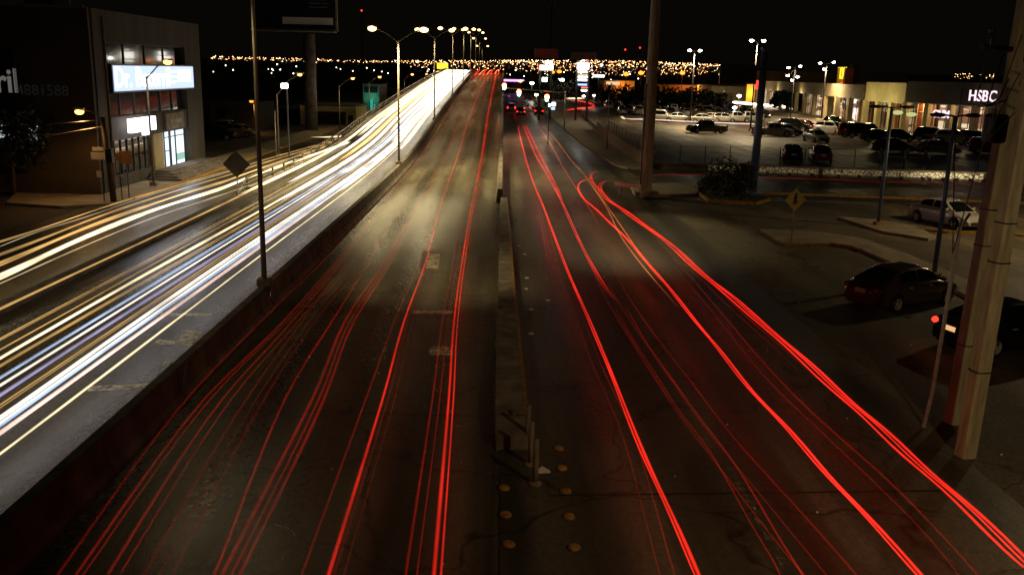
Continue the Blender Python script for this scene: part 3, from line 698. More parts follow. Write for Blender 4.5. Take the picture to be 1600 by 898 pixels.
# facade with recesses: piers and bands
f = MB()
f.box((-.25,.9,Hh/2),(.5,1.8,Hh))            # near pier
f.box((-.25,17.0,Hh/2),(.5,3.4,Hh))           # far pier
f.box((-.25,8.55,Hh-.9),(.49,13.5,1.8))      # top band
f.box((-.25,8.55,6.6),(.49,13.5,1.6))
f.box((-.35,8.55,3.6),(.49,13.5,1.4))        # mid band
f.box((-.35,5.4,.35),(.3,7.2,.7))
f.build('wall', M['bwall'], bd)
bk = MB(); bk.box((-13.6,L_/2,Hh/2-.05),(26,L_-.05,Hh-.1)); bk.build('rear_volume', M['bwall2'], bd)
fa = MB(); fa.box((-2.2,-.05,Hh/2),(4.4,.5,Hh)); fa.box((-11,-.05,Hh-1.2),(13.2,.5,2.4)); fa.box((-11,-.05,.55),(13.2,.5,1.1)); fa.box((-11,-.15,4.3),(13.2,.6,.3))
fa.build('front_wall', M['bwall2'], bd)
MB().tube([(-1.5,1,Hh),(-1.5,1,Hh+3)],.04,6).build('antenna', M['steel'], bd)
MB().tube([(.06,1.55,.1),(.06,1.55,Hh-.4)],.06,8).build('downpipe', M['conc_d'], bd)
MB().box((-3.5,2,Hh+.4),(1.6,1.2,.9)).build('roof_unit', M['conc_d'], bd, bevel=.05)
MB().box((-9.6,-.35,Hh+.02),(19,.5,.12)).build('roof_edge', M['conc_d'], bd)
MB().box((-11,-.02,6.3),(13.0,.45,3.6)).build('navy_board', M['navy'], bd)
M['ltr'] = mat('sign_letters', (.7,.68,.66), .6, emit=(1,.95,.9), es=.10); M['ltrd'] = mat('sign_letters_dim', (.25,.24,.26), .6, emit=(1,1,1), es=.008)  # faint emission put into the letters so they look brighter
bx = (at(12,128,53)-bd.location); nb = text('lettering', 'ril', 1.9, M['ltr'], bd, (bx.x,-.28,bx.z), (math.pi/2,0,0), .02, .03, .85)
bx = (at(68,142,53)-bd.location); text('lettering', '4881588', .85, M['ltrd'], bd, (bx.x,-.28,bx.z), (math.pi/2,0,0), .02, .01)
for k in range(5):
    bx = (at([56,58,52,66,60][k],[113,117,121,132,126][k],53)-bd.location); MB().box((bx.x,-.27,bx.z),([1.0,1.2,.9,2.0,1.2][k],.04,.1)).build('small_text', M['ltrd'], bd)
MB().box((-12.5,-.1,2.4),(10,.3,2.4)).build('front_window', M['glass'], bd)
MB().box((-9.6,-.42,3.2),(1.3,.6,1.0),0).build('air_conditioner', M['conc_d'], bd, bevel=.05)
bx = (at(38,207,53)-bd.location); MB().box((bx.x-.3,-.42,bx.z),(2.4,.2,.8)).build('lit_shop_sign', lm('shopdim', (.8,.95,1), .5), bd)
# upper window with mullions, lower band window
def glazing(y0,y1,z0,z1,n,nm_='window',x=-.42):
    w_ = MB().box((x,(y0+y1)/2,(z0+z1)/2),(.06,y1-y0,z1-z0)).build(nm_, M['glass'], bd)
    mm = MB()
    for k in range(n+1): mm.box((x+.06,y0+(y1-y0)*k/n,(z0+z1)/2),(.08,.07,z1-z0))
    mm.box((x+.06,(y0+y1)/2,z0),(.08,y1-y0,.08)); mm.box((x+.06,(y0+y1)/2,z1),(.08,y1-y0,.08)); mm.build('mullions', M['dark'], w_)
glazing(1.8,15.3,7.4,8.7,4)
glazing(1.8,15.3,4.3,5.8,6)
glazing(1.8,8.6,.7,2.9,7)
MB().box((-.3,9.5,1.6),(.3,1.7,2.6)).build('shop_panel', M['tan'], bd)
# bright long sign
sg = MB().box((.12,9.05,6.6),(.35,14.0,1.5)).build('lit_sign', M['sign_white'], bd)
MB().box((.08,9.05,6.6),(.3,14.3,1.7)).build('sign_frame', M['navy'], sg)
text('lettering', 'Dr. Becerril', 1.7, M['sign_hot'], sg, (.31,6.6,6.6), (math.pi/2,0,math.pi/2), .01, .015, 1.12)
MB().box((.31,14.0,6.7),(.03,2.6,.8)).build('text_block', M['sign_hot'], sg)
for k in range(3): MB().box((.31,11.6,7.0-k*.35),(.03,1.4,.14)).build('text_line', M['sign_hot'], sg)
s2 = MB().box((.5,5.2,3.75),(.3,3.9,.85)).build('small_lit_sign', M['sign_hot'], bd)
MB().box((.5,5.7,3.2),(.2,.8,.3)).build('sign_drop', M['sign_hot'], s2)
light('lamp_light', (1.2,5.2,3.6), (1,.9,.9), 30, bd, .4)
MB().box((.0,12.3,3.6),(.2,3.6,1.1)).build('unlit_sign', M['conc_d'], bd)
MB().box((.12,12.3,3.6),(.03,2.4,.25)).build('lettering', M['conc'], bd)
dw = MB().box((-.5,12.9,1.65),(.1,4.9,2.5)).build('lit_doorway', M['door_white'], bd)
dd = MB()
for y in (10.45,11.2,12.2,12.4,13.4,15.3): dd.box((-.40,y,1.65),(.08,.09,2.5))
dd.box((-.40,12.9,2.88),(.08,4.9,.08)); dd.box((-.40,12.9,2.45),(.079,4.9,.06)); dd.box((-.40,11.7,1.5),(.081,1.1,.06)); dd.build('door_frame', M['dark'], dw)
MB().box((-.43,14.4,.9),(.03,1.6,.5)).build('window_display', lm('display', (.5,.9,.7), .7), dw)
light('lamp_light', (.6,12.9,2.0), (.75,.88,1), 60, bd, .6)
st_ = MB()
for k in range(4): st_.box((.65+.18*(3-k),12.4,.085+.13*k),(2.2-.36*k,11.6-.7*k,.13))
st_.build('steps', M['conc_d'], bd)

# low buildings behind, left
def block(name, label, x0, x1, yb, yt, Y, depth, m, parts=(), z=0):
    a = at(x0,yb,Y); c = at(x1,yt,Y); t = thing(name, label, 'building', (a.x,Y,z))
    W_, h = c.x-a.x, c.z-z
    MB().box((W_/2,depth/2,h/2),(W_,depth,h)).build('wall', m, t)
    MB().box((W_/2,depth/2,h+.06),(W_+.3,depth+.3,.12)).build('roof', M['roof'], t)
    for (nm2,u0,u1,v0,v1,mm) in parts:
        MB().box((W_*(u0+u1)/2,-.04,h*(v0+v1)/2),(W_*(u1-u0),.1,h*(v1-v0))).build(nm2, M[mm], t)
    return t
block('workshop','low yellow-brown workshop with dark open front behind the railing',470,556,208,167,125,10,M['cream'],[('open_front',.12,.82,.05,.72,'dark'),('door',.86,.95,.05,.55,'dark')])
block('house','small dark brown house behind the parked cars at the left',330,400,212,162,112,9,M['bwall2'],[('window',.15,.35,.45,.75,'glass'),('garage_door',.5,.9,.0,.55,'dark')])
block('house','low house behind the left lamp posts',400,470,215,172,130,9,M['bwall2'],[('window',.15,.35,.45,.75,'glass'),('door',.6,.75,.0,.6,'dark')])
t = block('green_lit_building','tall narrow building with green lit glass behind the railing',568,592,200,133,150,10,M['conc_d'],[('green_panel',.45,.6,.2,.55,'green_lit'),('green_panel',.68,.76,.2,.4,'green_lit'),('window',.1,.9,.75,.95,'glass')])
light('lamp_light', (1.5,-1.2,3), (.1,1,.7), 120, t, .4)
block('house','dark house left of the overpass crest',592,660,180,140,230,9,M['bwall2'],[('window',.2,.4,.3,.7,'glass')])

# ------------------------------------------------------------------ shopping arcade
def facade(t, a, b_, z, h, bays, wallm, fascia=.34, colm='tan', depth=14):
    """arcade facade from a to b: fascia, columns, recessed lit shop windows"""
    a = Vector((a[0],a[1],0)); b_ = Vector((b_[0],b_[1],0)); d = b_-a; L = d.length; ang = math.atan2(d.y,d.x)
    rotm = Matrix.Rotation(ang,3,'Z')
    def bx(nm2, u, v, w_, zz0, zz1, dep, m, parent=t):
        c = a+rotm@Vector((u, v, 0)); return MB().box((c.x,c.y,z+(zz0+zz1)/2),(w_,dep,zz1-zz0),ang).build(nm2, m, parent)
    bx('rear_volume', L/2, depth/2+2.0, L, 0, h-.1, depth, M['tan'])
    bx('fascia', L/2, .25, L, h*(1-fascia), h, .6, wallm)
    bx('canopy_ceiling', L/2, 1.2, L, h*(1-fascia)-.12, h*(1-fascia)-.02, 1.9, M['white'])
    bx('floor', L/2, 1.0, L, 0, .15, 2.2, M['pave'])
    n = len(bays)
    for i, (kind) in enumerate(bays):
        u0, u1 = L*i/n, L*(i+1)/n; w_ = u1-u0
        bx('column', u0, .2, w_*.12+.3, 0.0, h*(1-fascia)+.003, .7, M[colm])
        if kind == 'blank': continue
        wm = {'lit':M['shopwin'],'red':M['brickred'],'dim':M['shopwin_dim'],'dark':M['glass'],'white':M['shopwin_w']}[kind]
        s = bx('shop_window', (u0+u1)/2+.15, 1.7, w_*.80, .15, h*(1-fascia)-.2, .15, wm)
        fr_ = MB()
        for q in (-.4,-.13,.13,.4):
            c = a+rotm@Vector(((u0+u1)/2+.15+q*w_, 1.58, 0)); fr_.box((c.x,c.y,z+(h*(1-fascia))/2),(.09,.08,h*(1-fascia)-.3),ang)
        c = a+rotm@Vector(((u0+u1)/2+.15, 1.58, 0)); fr_.box((c.x,c.y,z+h*.42),(w_*.8,.08,.1),ang)
        fr_.build('frame', M['dark'] if kind != 'red' else M['cream'], s)
    bx('column', L, .2, 1.0, 0, h*(1-fascia)+.003, .7, M[colm])
    def pt(u, v, zz): 
        c = a+rotm@Vector((u,v,0)); return Vector((c.x,c.y,z+zz))
    return pt, ang, L
def shopmat(name, s, tint):
    m = bpy.data.materials.new(name); m.use_nodes = True; nt = m.node_tree; N = nt.nodes; Lk = nt.links
    p = N['Principled BSDF']; g_ = N.new('ShaderNodeNewGeometry'); v = N.new('ShaderNodeTexVoronoi'); v.inputs['Scale'].default_value = 1.6; v.distance = 'CHEBYCHEV'
    mp = N.new('ShaderNodeMapping'); mp.inputs['Scale'].default_value = (.35,.16,.8); Lk.new(g_.outputs['Position'], mp.inputs['Vector']); Lk.new(mp.outputs[0], v.inputs['Vector'])
    rp = N.new('ShaderNodeValToRGB'); e = rp.color_ramp.elements; e[0].color = (.12,.05,.03,1); e[1].color = (*tint,1); e[0].position = .2; e[1].position = .62
    k = e.new(.4); k.color = (.5,.22,.12,1)
    sp = N.new('ShaderNodeSeparateColor'); Lk.new(v.outputs['Color'], sp.inputs[0]); Lk.new(sp.outputs[0], rp.inputs[0])
    Lk.new(rp.outputs[0], p.inputs['Emission Color']); p.inputs['Emission Strength'].default_value = s; p.inputs['Base Color'].default_value = (.05,.05,.05,1); p.inputs['Roughness'].default_value = .2
    return m
M['shopwin'] = shopmat('shop_window_lit', .85, (1,.8,.5)); M['shopwin_dim'] = shopmat('shop_window_dim', .35, (1,.7,.4)); M['shopwin_w'] = shopmat('shop_window_bright', 1.4, (1,.93,.85))
# far arcade
A0 = G(1345,197,LZ); A1 = G(1180,163,LZ)
ar = thing('long_arcade', 'long tan shopping arcade with lit shops behind the car park', 'shopping arcade')
pt, ang, LL = facade(ar, A1, A0, LZ, 6.4, ['lit','dim','white','dim','lit','dark','dim','lit','blank','lit','white','red'], M['tan'])
for u,l_ in ((LL*.08,'white'),(LL*.3,'warm'),(LL*.55,'warm'),(LL*.85,'white')):
    light('lamp_light', pt(u,-1.0,4.2), (1,.8,.4), 200, ar, .5)
# yellow tower
tw0 = G(1302,181,LZ); 
tw = thing('yellow_tower', 'yellow sign tower with glowing yellow and red letters on the arcade', 'sign tower', tw0, ang)
MB().box((0,.8,4.7),(1.1,1.5,9.4)).build('left_pier', M['yellowt'], tw); MB().box((5.3,.8,4.7),(1.1,1.5,9.4)).build('right_pier', M['brickred'], tw)
MB().box((2.65,.9,7.6),(4.2,1.3,3.6)).build('sign_wall', M['yellowt'], tw)
text('lettering', 'I LW', 3.0, M['yellow_sign'], tw, (2.5,.2,8.3), (math.pi/2,0,0), .05, .1); text('lettering', 'comercial', .7, M['red_sign'], tw, (2.8,.2,6.4), (math.pi/2,0,0), .05, .03)
MB().box((2.65,1.3,3),(4.2,.2,5.4)).build('entrance', M['shopwin'], tw)
light('lamp_light', (2.6,-2.5,9.5), (1,.75,.25), 180, tw, .3)
# near arcade, cream fascia then brown
B0 = (57.0,143.5); B1 = (57.6,128.5)
na = thing('cream_arcade', 'arcade section with bright cream fascia and red-painted bays', 'shopping arcade')
pt, ang2, LL = facade(na, G(1347,199,LZ), G(1408,207,LZ), LZ, 6.9, ['dim','red','dim'], M['cream'], .4, 'cream')
for u in (LL*.2,LL*.7): light('lamp_light', pt(u,-3.2,4.0), (1,.85,.4), 300, na, .4)
nb_ = thing('brown_arcade', 'brown arcade section with glowing white bank lettering at the right', 'shopping arcade')
pt, ang3, LL = facade(nb_, G(1410,208,LZ), G(1600,228,LZ), LZ, 7.2, ['red','lit','lit','dark','white'], M['bwall2'], .40, 'tan')
q = at(1535,151,G(1535,221,LZ).y-1.2); text('lettering', 'HSBC', 1.9, M['pink_sign'], nb_, q, (math.pi/2,0,ang3), .05, .015)
q = at(1578,153,G(1578,225,LZ).y-1.2)
hx = thing('x','y','z') if False else None
s_ = .9; hexm = MB(); 
cz = q; u = Vector((math.cos(ang3),math.sin(ang3),0))
hexm.add([cz+u*(-s_*1.0), cz+u*(-.0)+Vector((0,0,s_)), cz+u*(-.15)+Vector((0,0,0)), cz+Vector((0,0,-s_))], [(0,3,2,1)]); hexm.add([cz+u*s_, cz+u*.15+Vector((0,0,s_*.55)), cz+u*.4, cz+u*.15+Vector((0,0,-s_*.55))], [(0,1,2,3)])
hexm.build('emblem', M['pink_sign'], nb_)
for (x,y,s,sz) in [(1470,179,'GNM',1.35),(1513,180,'M',1.4)]:
    q = at(x,y,G(x,216,LZ).y-.3); text('lettering', s, sz, M['pink_sign'], nb_, q, (math.pi/2,0,ang3), .05, .03)
for (x,y) in [(1403,176),(1424,179)]:
    q = at(x,y,G(x,209,LZ).y-.5); MB().ball(q,(.75,.1,.32)).build('oval_sign', lm('oval_sign'+str(x),(.8,.85,.35),.7), nb_)
for u_ in (.1,.3,.5,.92): light('lamp_light', pt(LL*u_,1.0,3.9), (1,.72,.36), 160, nb_, .3)
tb = block('rear_mall_hall','large dark hall rising behind the shopping arcade',1190,1420,150,116,300,40,M['tan'])
tb2 = block('rear_mall_hall','dark hall behind the bank lettering with pale roof lights',1440,1600,160,138,150,30,M['bwall2'],[('roof_light',.06,.3,.80,.92,'cream'),('roof_light',.34,.6,.80,.92,'cream')])
block('orange_lit_store','orange lit store walls under the hillside lights',1020,1110,158,134,300,20,M['orangew'],[('store_window',.3,.95,.1,.55,'tan')])
block('orange_lit_store','yellow-brown store between orange store and arcade',1110,1182,160,136,275,20,M['cream'],[('store_window',.1,.5,.1,.6,'tan')])
t = block('orange_canopy','low orange lit building with glowing canopy right of the stacked pylon',944,992,150,127,260,14,M['orangew'],[('lit_canopy',.05,.5,.8,.95,'warm_window')])
light('lamp_light', (5,-3,4), (1,.5,.12), 900, t, .5)
q = at(1050,135,297); l1 = light('lamp_light', (0,0,0), (1,.42,.12), 1500, None, .5); l1.parent = bpy.data.objects['orange_lit_store']; l1.location = (12,-6,6)
q = at(1178,135,250); t = thing('red_sign_tower','narrow yellow pillar with a red glowing sign left of the blue column','sign tower',(q.x,q.y,LZ))
MB().box((-1,0,4.5),(2.2,1.5,9)).build('pillar', M['yellowt'], t); MB().box((.9,-.2,5.2),(1.4,1.2,2.4)).build('glowing_sign', M['red_sign'], t)
light('lamp_light', (-1,-3,3), (1,.7,.25), 500, t, .3)
block('roof_sign','small dim square board on the arcade roof',1330,1346,118,100,200,1,M['dimgrey'])

# ------------------------------------------------------------------ car-park edge walls and fences
def stonemat():
    m = bpy.data.materials.new('white_stone'); m.use_nodes = True; nt = m.node_tree; N = nt.nodes; Lk = nt.links; p = N['Principled BSDF']
    g_ = N.new('ShaderNodeNewGeometry'); v = N.new('ShaderNodeTexVoronoi'); v.feature = 'DISTANCE_TO_EDGE'; v.inputs['Scale'].default_value = 3.2; Lk.new(g_.outputs['Position'], v.inputs['Vector'])
    r = N.new('ShaderNodeValToRGB'); r.color_ramp.elements[0].color = (.06,.04,.02,1); r.color_ramp.elements[1].color = (.75,.68,.5,1); r.color_ramp.elements[0].position = .03; r.color_ramp.elements[1].position = .12
    Lk.new(v.outputs['Distance'], r.inputs[0]); Lk.new(r.outputs[0], p.inputs['Base Color']); p.inputs['Roughness'].default_value = .8; return m
M['stone'] = stonemat()
sw = thing('stone_wall', 'low white stone wall in panels along the front of the car park', 'wall')
for (x0,x1,y0,y1) in [(1105,1268,266,269),(1278,1432,270,274),(1438,1542,279,282),(1592,1640,284,286)]:
    a = G(x0,y0,0); c = G(x1,y1,0); a.y = 75.85-(a.x-17)*.096; c.y = 75.85-(c.x-17)*.096; MB().span(a, c, .2, .46).build('stone_panel', M['stone'], sw)
cp = MB(); cp.span((15,76.0),(46,73.05),.5,.14,.47); cp.build('coping', M['conc_d'], sw)
for i,(x0,x1,y0,y1) in enumerate([(1105,1268,266,269),(1278,1432,270,274),(1438,1542,279,282)]):
    a = G(x0,y0,0); c = G(x1,y1,0)
    a.y = 75.85-(a.x-17)*.096; c.y = 75.85-(c.x-17)*.096
    for k in range(5):
        p_ = a.lerp(c,(k+.5)/5); MB().box((p_.x,p_.y-1.3,.08),(.25,.16,.14)).build('added_wall_light', M['dark'], sw)  # little ground fixtures added to brighten the stone panels
        light('lamp_light', (p_.x,p_.y-1.15,.25), (1,.84,.55), [4,5,26][i], sw, .05, 165, (math.pi/2,0,0))
fw = thing('boundary_wall', 'grey boundary wall topped with posts between the right road and the car park', 'wall')
P_ = [(13.2,127),(12.5,110),(12.1,90),(12.1,75.6)]
for a,c in zip(P_,P_[1:]): MB().span(a, c, .2, 1.25).build('wall_section', M['conc'], fw)
for k in range(16):
    y = 76.5+k*3.2; x = 12.1+max(0,(y-90))*.03; MB().box((x,y,1.6),(.07,.07,1.5)).build('fence_post', M['steel'], fw)
fl = thing('lot_fence', 'thin wire fence on posts above the stone wall', 'fence')
for k in range(16):
    x = 12.8+k*2.1; MB().box((x,75.9,LZ+.75),(.06,.06,1.6)).build('post', M['dark'], fl)
for z in (.5,1.0,1.5): MB().tube([(12.8,75.9,LZ+z),(44,75.9,LZ+z)], .008, 4).build('wire', M['dark'], fl)

# ------------------------------------------------------------------ trees and bushes
def tree(name, label, c, h, r, m=None, trunk=True, n=900, leaf=.22, cat='tree', seed=0, flat=1.0):
    rg = random.Random(seed); t = thing(name, label, cat, c)
    if trunk:
        tb_ = MB(); tb_.tube([(0,0,0),(.05,.05,h*.35),(.0,.1,h*.6)], [.09*h/4,.06*h/4,.03*h/4], 7)
        for k in range(5):
            a = k*1.3; tb_.tube([(0,0,h*.3),(math.cos(a)*r*.5,math.sin(a)*r*.5,h*.55+.1*k)], [.04,.015], 5)
        tb_.build('trunk', M['bark'], t)
    cl = [(rg.uniform(-r,r)*.7, rg.uniform(-r,r)*.7, rg.uniform(.35 if trunk else .15,.95)*h, rg.uniform(.3,.55)*r) for _ in range(16)]
    cb_ = MB()
    for k in range(n):
        x,y,z,q = cl[k%16]; v = Vector((rg.gauss(0,1),rg.gauss(0,1),rg.gauss(0,1)*.8)).normalized()*q*rg.uniform(.4,1.1)
        p_ = Vector((x,y,z))+v; 
        if p_.z < .05: continue
        u = Vector((rg.uniform(-1,1),rg.uniform(-1,1),rg.uniform(-1,1))).normalized()*leaf*rg.uniform(.6,1.3); w_ = u.cross(Vector((rg.uniform(-1,1),rg.uniform(-1,1),rg.uniform(-1,1)))).normalized()*leaf*.5
        cb_.add([p_-u,p_+w_,p_+u,p_-w_],[(0,1,2,3)])
    cb_.build('crown' if trunk else 'foliage', m or M['leaf'], t)
    return t
q = G(25,312); tree('street_tree','dark leafy tree at the left edge before the grey building',(q.x-.6,q.y+1,0),5.4,2.3,M['leafd'],n=3200,leaf=.16,seed=2)
tree('shrub','dark dense bush on the planted island left of the blue column',G(1140,308,.15),2.0,1.7,M['leafd'],False,2600,.12,'bush',5)
tree('shrub','low dark bush at the left tip of the planted island',G(1108,304,.15),.9,.8,M['leafd'],False,700,.09,'bush',6)
for k,(x,y,Y,h,r) in enumerate([(960,146,230,3.8,5),(1000,150,215,3.4,5),(1030,150,222,3.6,5.5),(1058,152,212,3.2,5),(1085,152,218,3.4,5),(1120,152,232,3.2,4.5),(885,150,260,4.5,6),(840,140,280,6,5),(1222,163,215,5,2.0),(1240,162,205,5,2.0)]):
    q = at(x,112,Y); tree('lot_tree', f'dark tree behind the car park, {["first","second","third","fourth","fifth","sixth","seventh","eighth","ninth","tenth"][k]} in the row counted from the grey monopole side', (q.x,q.y,0), h, r, M['leafd'], n=700, leaf=.5, seed=20+k)['group'] = 'dark trees behind the car park'

# ------------------------------------------------------------------ cars
def lerpp(pts, x):
    if x <= pts[0][0]: return pts[0][1]
    for a, b_ in zip(pts, pts[1:]):
        if x <= b_[0]: return a[1]+(b_[1]-a[1])*(x-a[0])/(b_[0]-a[0])
    return pts[-1][1]
KINDS = {
 'sedan': dict(L=4.45,W=1.74,belt=[(-2.2,.72),(-2.12,.93),(-1.5,.98),(.8,.96),(1.3,.88),(1.95,.72),(2.2,.52)],roof=[(-1.75,.98),(-1.0,1.38),(-.55,1.46),(.1,1.47),(.45,1.40),(1.32,.89)],xw=(-1.3,1.36),r=.31),
 'hatch': dict(L=3.9,W=1.68,belt=[(-1.95,.72),(-1.9,.95),(-1.5,1.0),(.7,.96),(1.15,.88),(1.7,.74),(1.93,.55)],roof=[(-1.88,1.0),(-1.55,1.42),(-.9,1.5),(.1,1.5),(.4,1.42),(1.15,.9)],xw=(-1.2,1.22),r=.30),
 'suv': dict(L=4.6,W=1.86,belt=[(-2.3,.8),(-2.25,1.08),(-1.7,1.14),(.85,1.1),(1.2,1.05),(2.05,.95),(2.28,.7)],roof=[(-2.2,1.14),(-1.85,1.68),(-1.1,1.76),(.2,1.75),(.5,1.66),(1.15,1.06)],xw=(-1.4,1.42),r=.38),
 'van': dict(L=4.9,W=1.9,belt=[(-2.42,.85),(-2.4,1.1),(-1.7,1.15),(1.2,1.08),(1.6,1.0),(2.2,.85),(2.43,.6)],roof=[(-2.38,1.15),(-2.2,1.85),(-1.2,1.92),(.8,1.9),(1.1,1.8),(1.75,1.0)],xw=(-1.5,1.55),r=.34),
 'pickup': dict(L=5.3,W=1.85,belt=[(-2.64,.7),(-2.6,1.03),(-.9,1.05),(1.1,1.08),(1.4,1.04),(2.4,.95),(2.63,.65)],roof=[(-.75,1.06),(-.6,1.68),(-.2,1.76),(.55,1.75),(.8,1.66),(1.38,1.06)],xw=(-1.6,1.7),r=.39),
}
PAINT = {n: mat('car_paint_'+n, c, .25 if n!='black' else .15, .2, coat=1) for n, c in dict(silver=(.5,.48,.44),brown=(.085,.05,.04),black=(.01,.01,.011),white=(.62,.6,.55),red=(.16,.008,.008),grey=(.10,.10,.10),blue=(.02,.04,.09),beige=(.28,.24,.17),green=(.03,.05,.03)).items()}
def carproto(kind, paint, detail=True):
    K_ = KINDS[kind]; L2, W2, r = K_['L']/2, K_['W']/2, K_['r']; belt, roof, xw = K_['belt'], K_['roof'], K_['xw']
    t = thing(kind if kind!='hatch' else 'hatchback', 'x', 'car')
    xs = set(); n = 44 if detail else 26
    for i in range(n+1): xs.add(round(-L2+2*L2*i/n,3))
    for c in xw:
        for dx in (-r-.08,-r-.05,-r*.6,-r*.25,r*.25,r*.6,r+.05,r+.08): xs.add(round(c+dx,3))
    xs = sorted(xs); sec = []
    def hw(x): return W2*(1-.13*abs(x/L2)**5-.05*abs(x/L2)**2)
    for x in xs:
        zb = lerpp(belt,x); w_ = hw(x); bot = .2+.12*max(0,(abs(x)-L2+.5))/.5
        arch = 0
        for c in xw:
            if abs(x-c) < r+.06: arch = max(arch, r+math.sqrt(max(0,(r+.06)**2-(x-c)**2)))
        b0 = max(bot, arch)
        e = 1-.10*max(0,(abs(x)-L2+.15)/.15)
        w_ *= e; mid = max(b0+.02, (bot+zb)*.5+.06)
        half = [(0,bot),(w_*.86,b0),(w_*.97,b0+.005),(w_*.995,max(b0+.01,bot+.12)),(w_,mid),(w_*.985,max(mid+.005,zb-.14)),(w_*.94,zb-.03),(w_*.86,zb),(w_*.4,zb+.025),(0,zb+.03)]
        sec.append([(x,y,z) for y,z in half]+[(x,-y,z) for y,z in half[-2::-1]])
    mb = MB(); mb.strip(sec); mb.add(sec[0],[tuple(range(len(sec[0])-1))]); mb.add(sec[-1],[tuple(range(len(sec[0])-2,-1,-1))])
    body = mb.build('body', paint, t, smooth=True)
    mb = MB(); mb.box((0,0,.30),(K_['L']*.9,K_['W']*.80,.22)); mb.build('underbody', M['black'], t)
    # cabin
    x0, x1 = roof[0][0], roof[-1][0]
    def cab(x, off=0):
        zr = lerpp(roof,x); zb = lerpp(belt,x)-.01; hgt = max(zr-zb,.01); wb = hw(x)*.90; k = hgt/.5; wr = wb-min(.20,.22*k)
        return [(x,wb+off,zb),(x,wb-.33*(wb-wr)+off,zb+hgt*.45),(x,wr+.02+off,zb+hgt*.86),(x,wr*.86,zr-.02+off),(x,wr*.5,zr+off),(x,0,zr+.012+off)]
    cx = sorted(set([round(x0+(x1-x0)*i/30,3) for i in range(31)]+[p_[0] for p_ in roof]))
    rows = [cab(x)+[(x_,-y_,z_) for x_,y_,z_ in cab(x)[-2::-1]] for x in cx]
    cbn = MB().strip(rows).build('cabin', paint, t, smooth=True)
    def patch(xa, xb, f0, f1, sgn, nm2, full=False):
        rws = []
        for i in range(9):
            x = xa+(xb-xa)*i/8; s_ = cab(x,.008)
            if full:
                a_ = [s_[3],s_[4],s_[5]]; rws.append([(p[0],p[1]*.98,p[2]+.004) for p in a_]+[(p[0],-p[1]*.98,p[2]+.004) for p in a_[-2::-1]])
            else:
                lo = Vector(s_[0]).lerp(Vector(s_[1]),f0); up = Vector(s_[1]).lerp(Vector(s_[2]),f1)
                rws.append([(p[0],p[1]*sgn,p[2]) for p in (lo,Vector(s_[1]),up)])
        return MB().strip(rws).build(nm2, M['cglass'], t, smooth=True)
    rr0, rr1 = roof[1][0], roof[-2][0]
    mid = (rr0+rr1)/2
    for sg_ in (1,-1):
        if kind != 'pickup': patch(x0+(rr0-x0)*.75, mid-.06, .25, .92, sg_, 'side_window')
        else: patch(rr0+.05, mid-.05, .2,.92,sg_,'side_window')
        patch(mid+.04, rr1+(x1-rr1)*.30, .25, .92, sg_, 'side_window')
    patch(rr1+.06, x1-.06, 0,0,0,'windscreen',True); patch(x0+.06, rr0-.04 if kind!='pickup' else rr0-.02, 0,0,0,'rear_window',True)
    if kind == 'pickup': MB().box((-1.75,0,1.06),(1.6,W2*1.55,.03)).build('cargo_bed', M['black'], t)
    for c in xw:
        for sg_ in (1,-1):
            wh = MB().lathe([(r*.62,-.1),(r*.93,-.1),(r,-.06),(r,.06),(r*.93,.1),(r*.62,.1)], 'y', (c,sg_*(W2-.12),r), 22 if detail else 12).build('wheel', M['black'], t, smooth=True)
            rm = MB().lathe([(0,.05*sg_),(r*.18,.06*sg_),(r*.2,.03*sg_),(r*.52,.0),(r*.60,.05*sg_),(r*.65,.105*sg_)], 'y', (c,sg_*(W2-.12),r), 20 if detail else 10)
            if detail:
                rm = MB().lathe([(r*.56,.02*sg_),(r*.60,.095*sg_),(r*.66,.108*sg_)], 'y', (c,sg_*(W2-.12),r), 22)
                for k in range(5):
                    a = k*2*math.pi/5+.3; rm.box((c+math.cos(a)*r*.3,sg_*(W2-.04),r+math.sin(a)*r*.3),(r*.6,.03,.055),0,0,-a)
                rm.lathe([(0,.1*sg_),(r*.14,.1*sg_),(r*.15,.05*sg_)], 'y', (c,sg_*(W2-.12),r), 12)
            rm.build('rim', M['rim'], wh)
    zf = lerpp(belt,L2-.2)-.14; zt = lerpp(belt,-L2+.12)-.13
    for sg_ in (1,-1):
        MB().ball((L2-.20,sg_*W2*.70,zf),(.2,.17,.085),10,6).build('headlight', M['head'], t, smooth=True)
        MB().ball((-L2+.13,sg_*W2*.74,zt),(.15,.17,.10 if kind not in('suv','van') else .2),10,6).build('tail_light', M['tail'], t, smooth=True)
        MB().ball((x1-.42,sg_*(W2+.06),lerpp(belt,x1-.4)+.08),(.09,.11,.07),8,5).build('wing_mirror', paint, t, smooth=True)
        if detail:
            for hx_ in (mid-.42,mid+.62): MB().box((hx_,sg_*(W2*.985),lerpp(belt,0)-.14),(.17,.03,.03)).build('door_handle', M['rim'], t)
            for hx_ in (mid+.0,mid+1.02,mid-.95): MB().box((hx_,sg_*(W2*.988),.62),(.012,.012,.55)).build('door_seam', M['black'], t)
    MB().box((-L2-.0,0,zt-.08),(.03,.42,.14)).build('number_plate', M['plate'], t)
    MB().box((L2-.01,0,.42),(.05,W2*1.1,.14)).build('grille', M['black'], t)
    return t
def place(o, p, hd, label, group=None, cat='car'):
    o.location = (p[0],p[1],p[2]); o.rotation_euler = (0,0,hd); tag(o, label, cat)
    if group: o['group'] = group
    return o
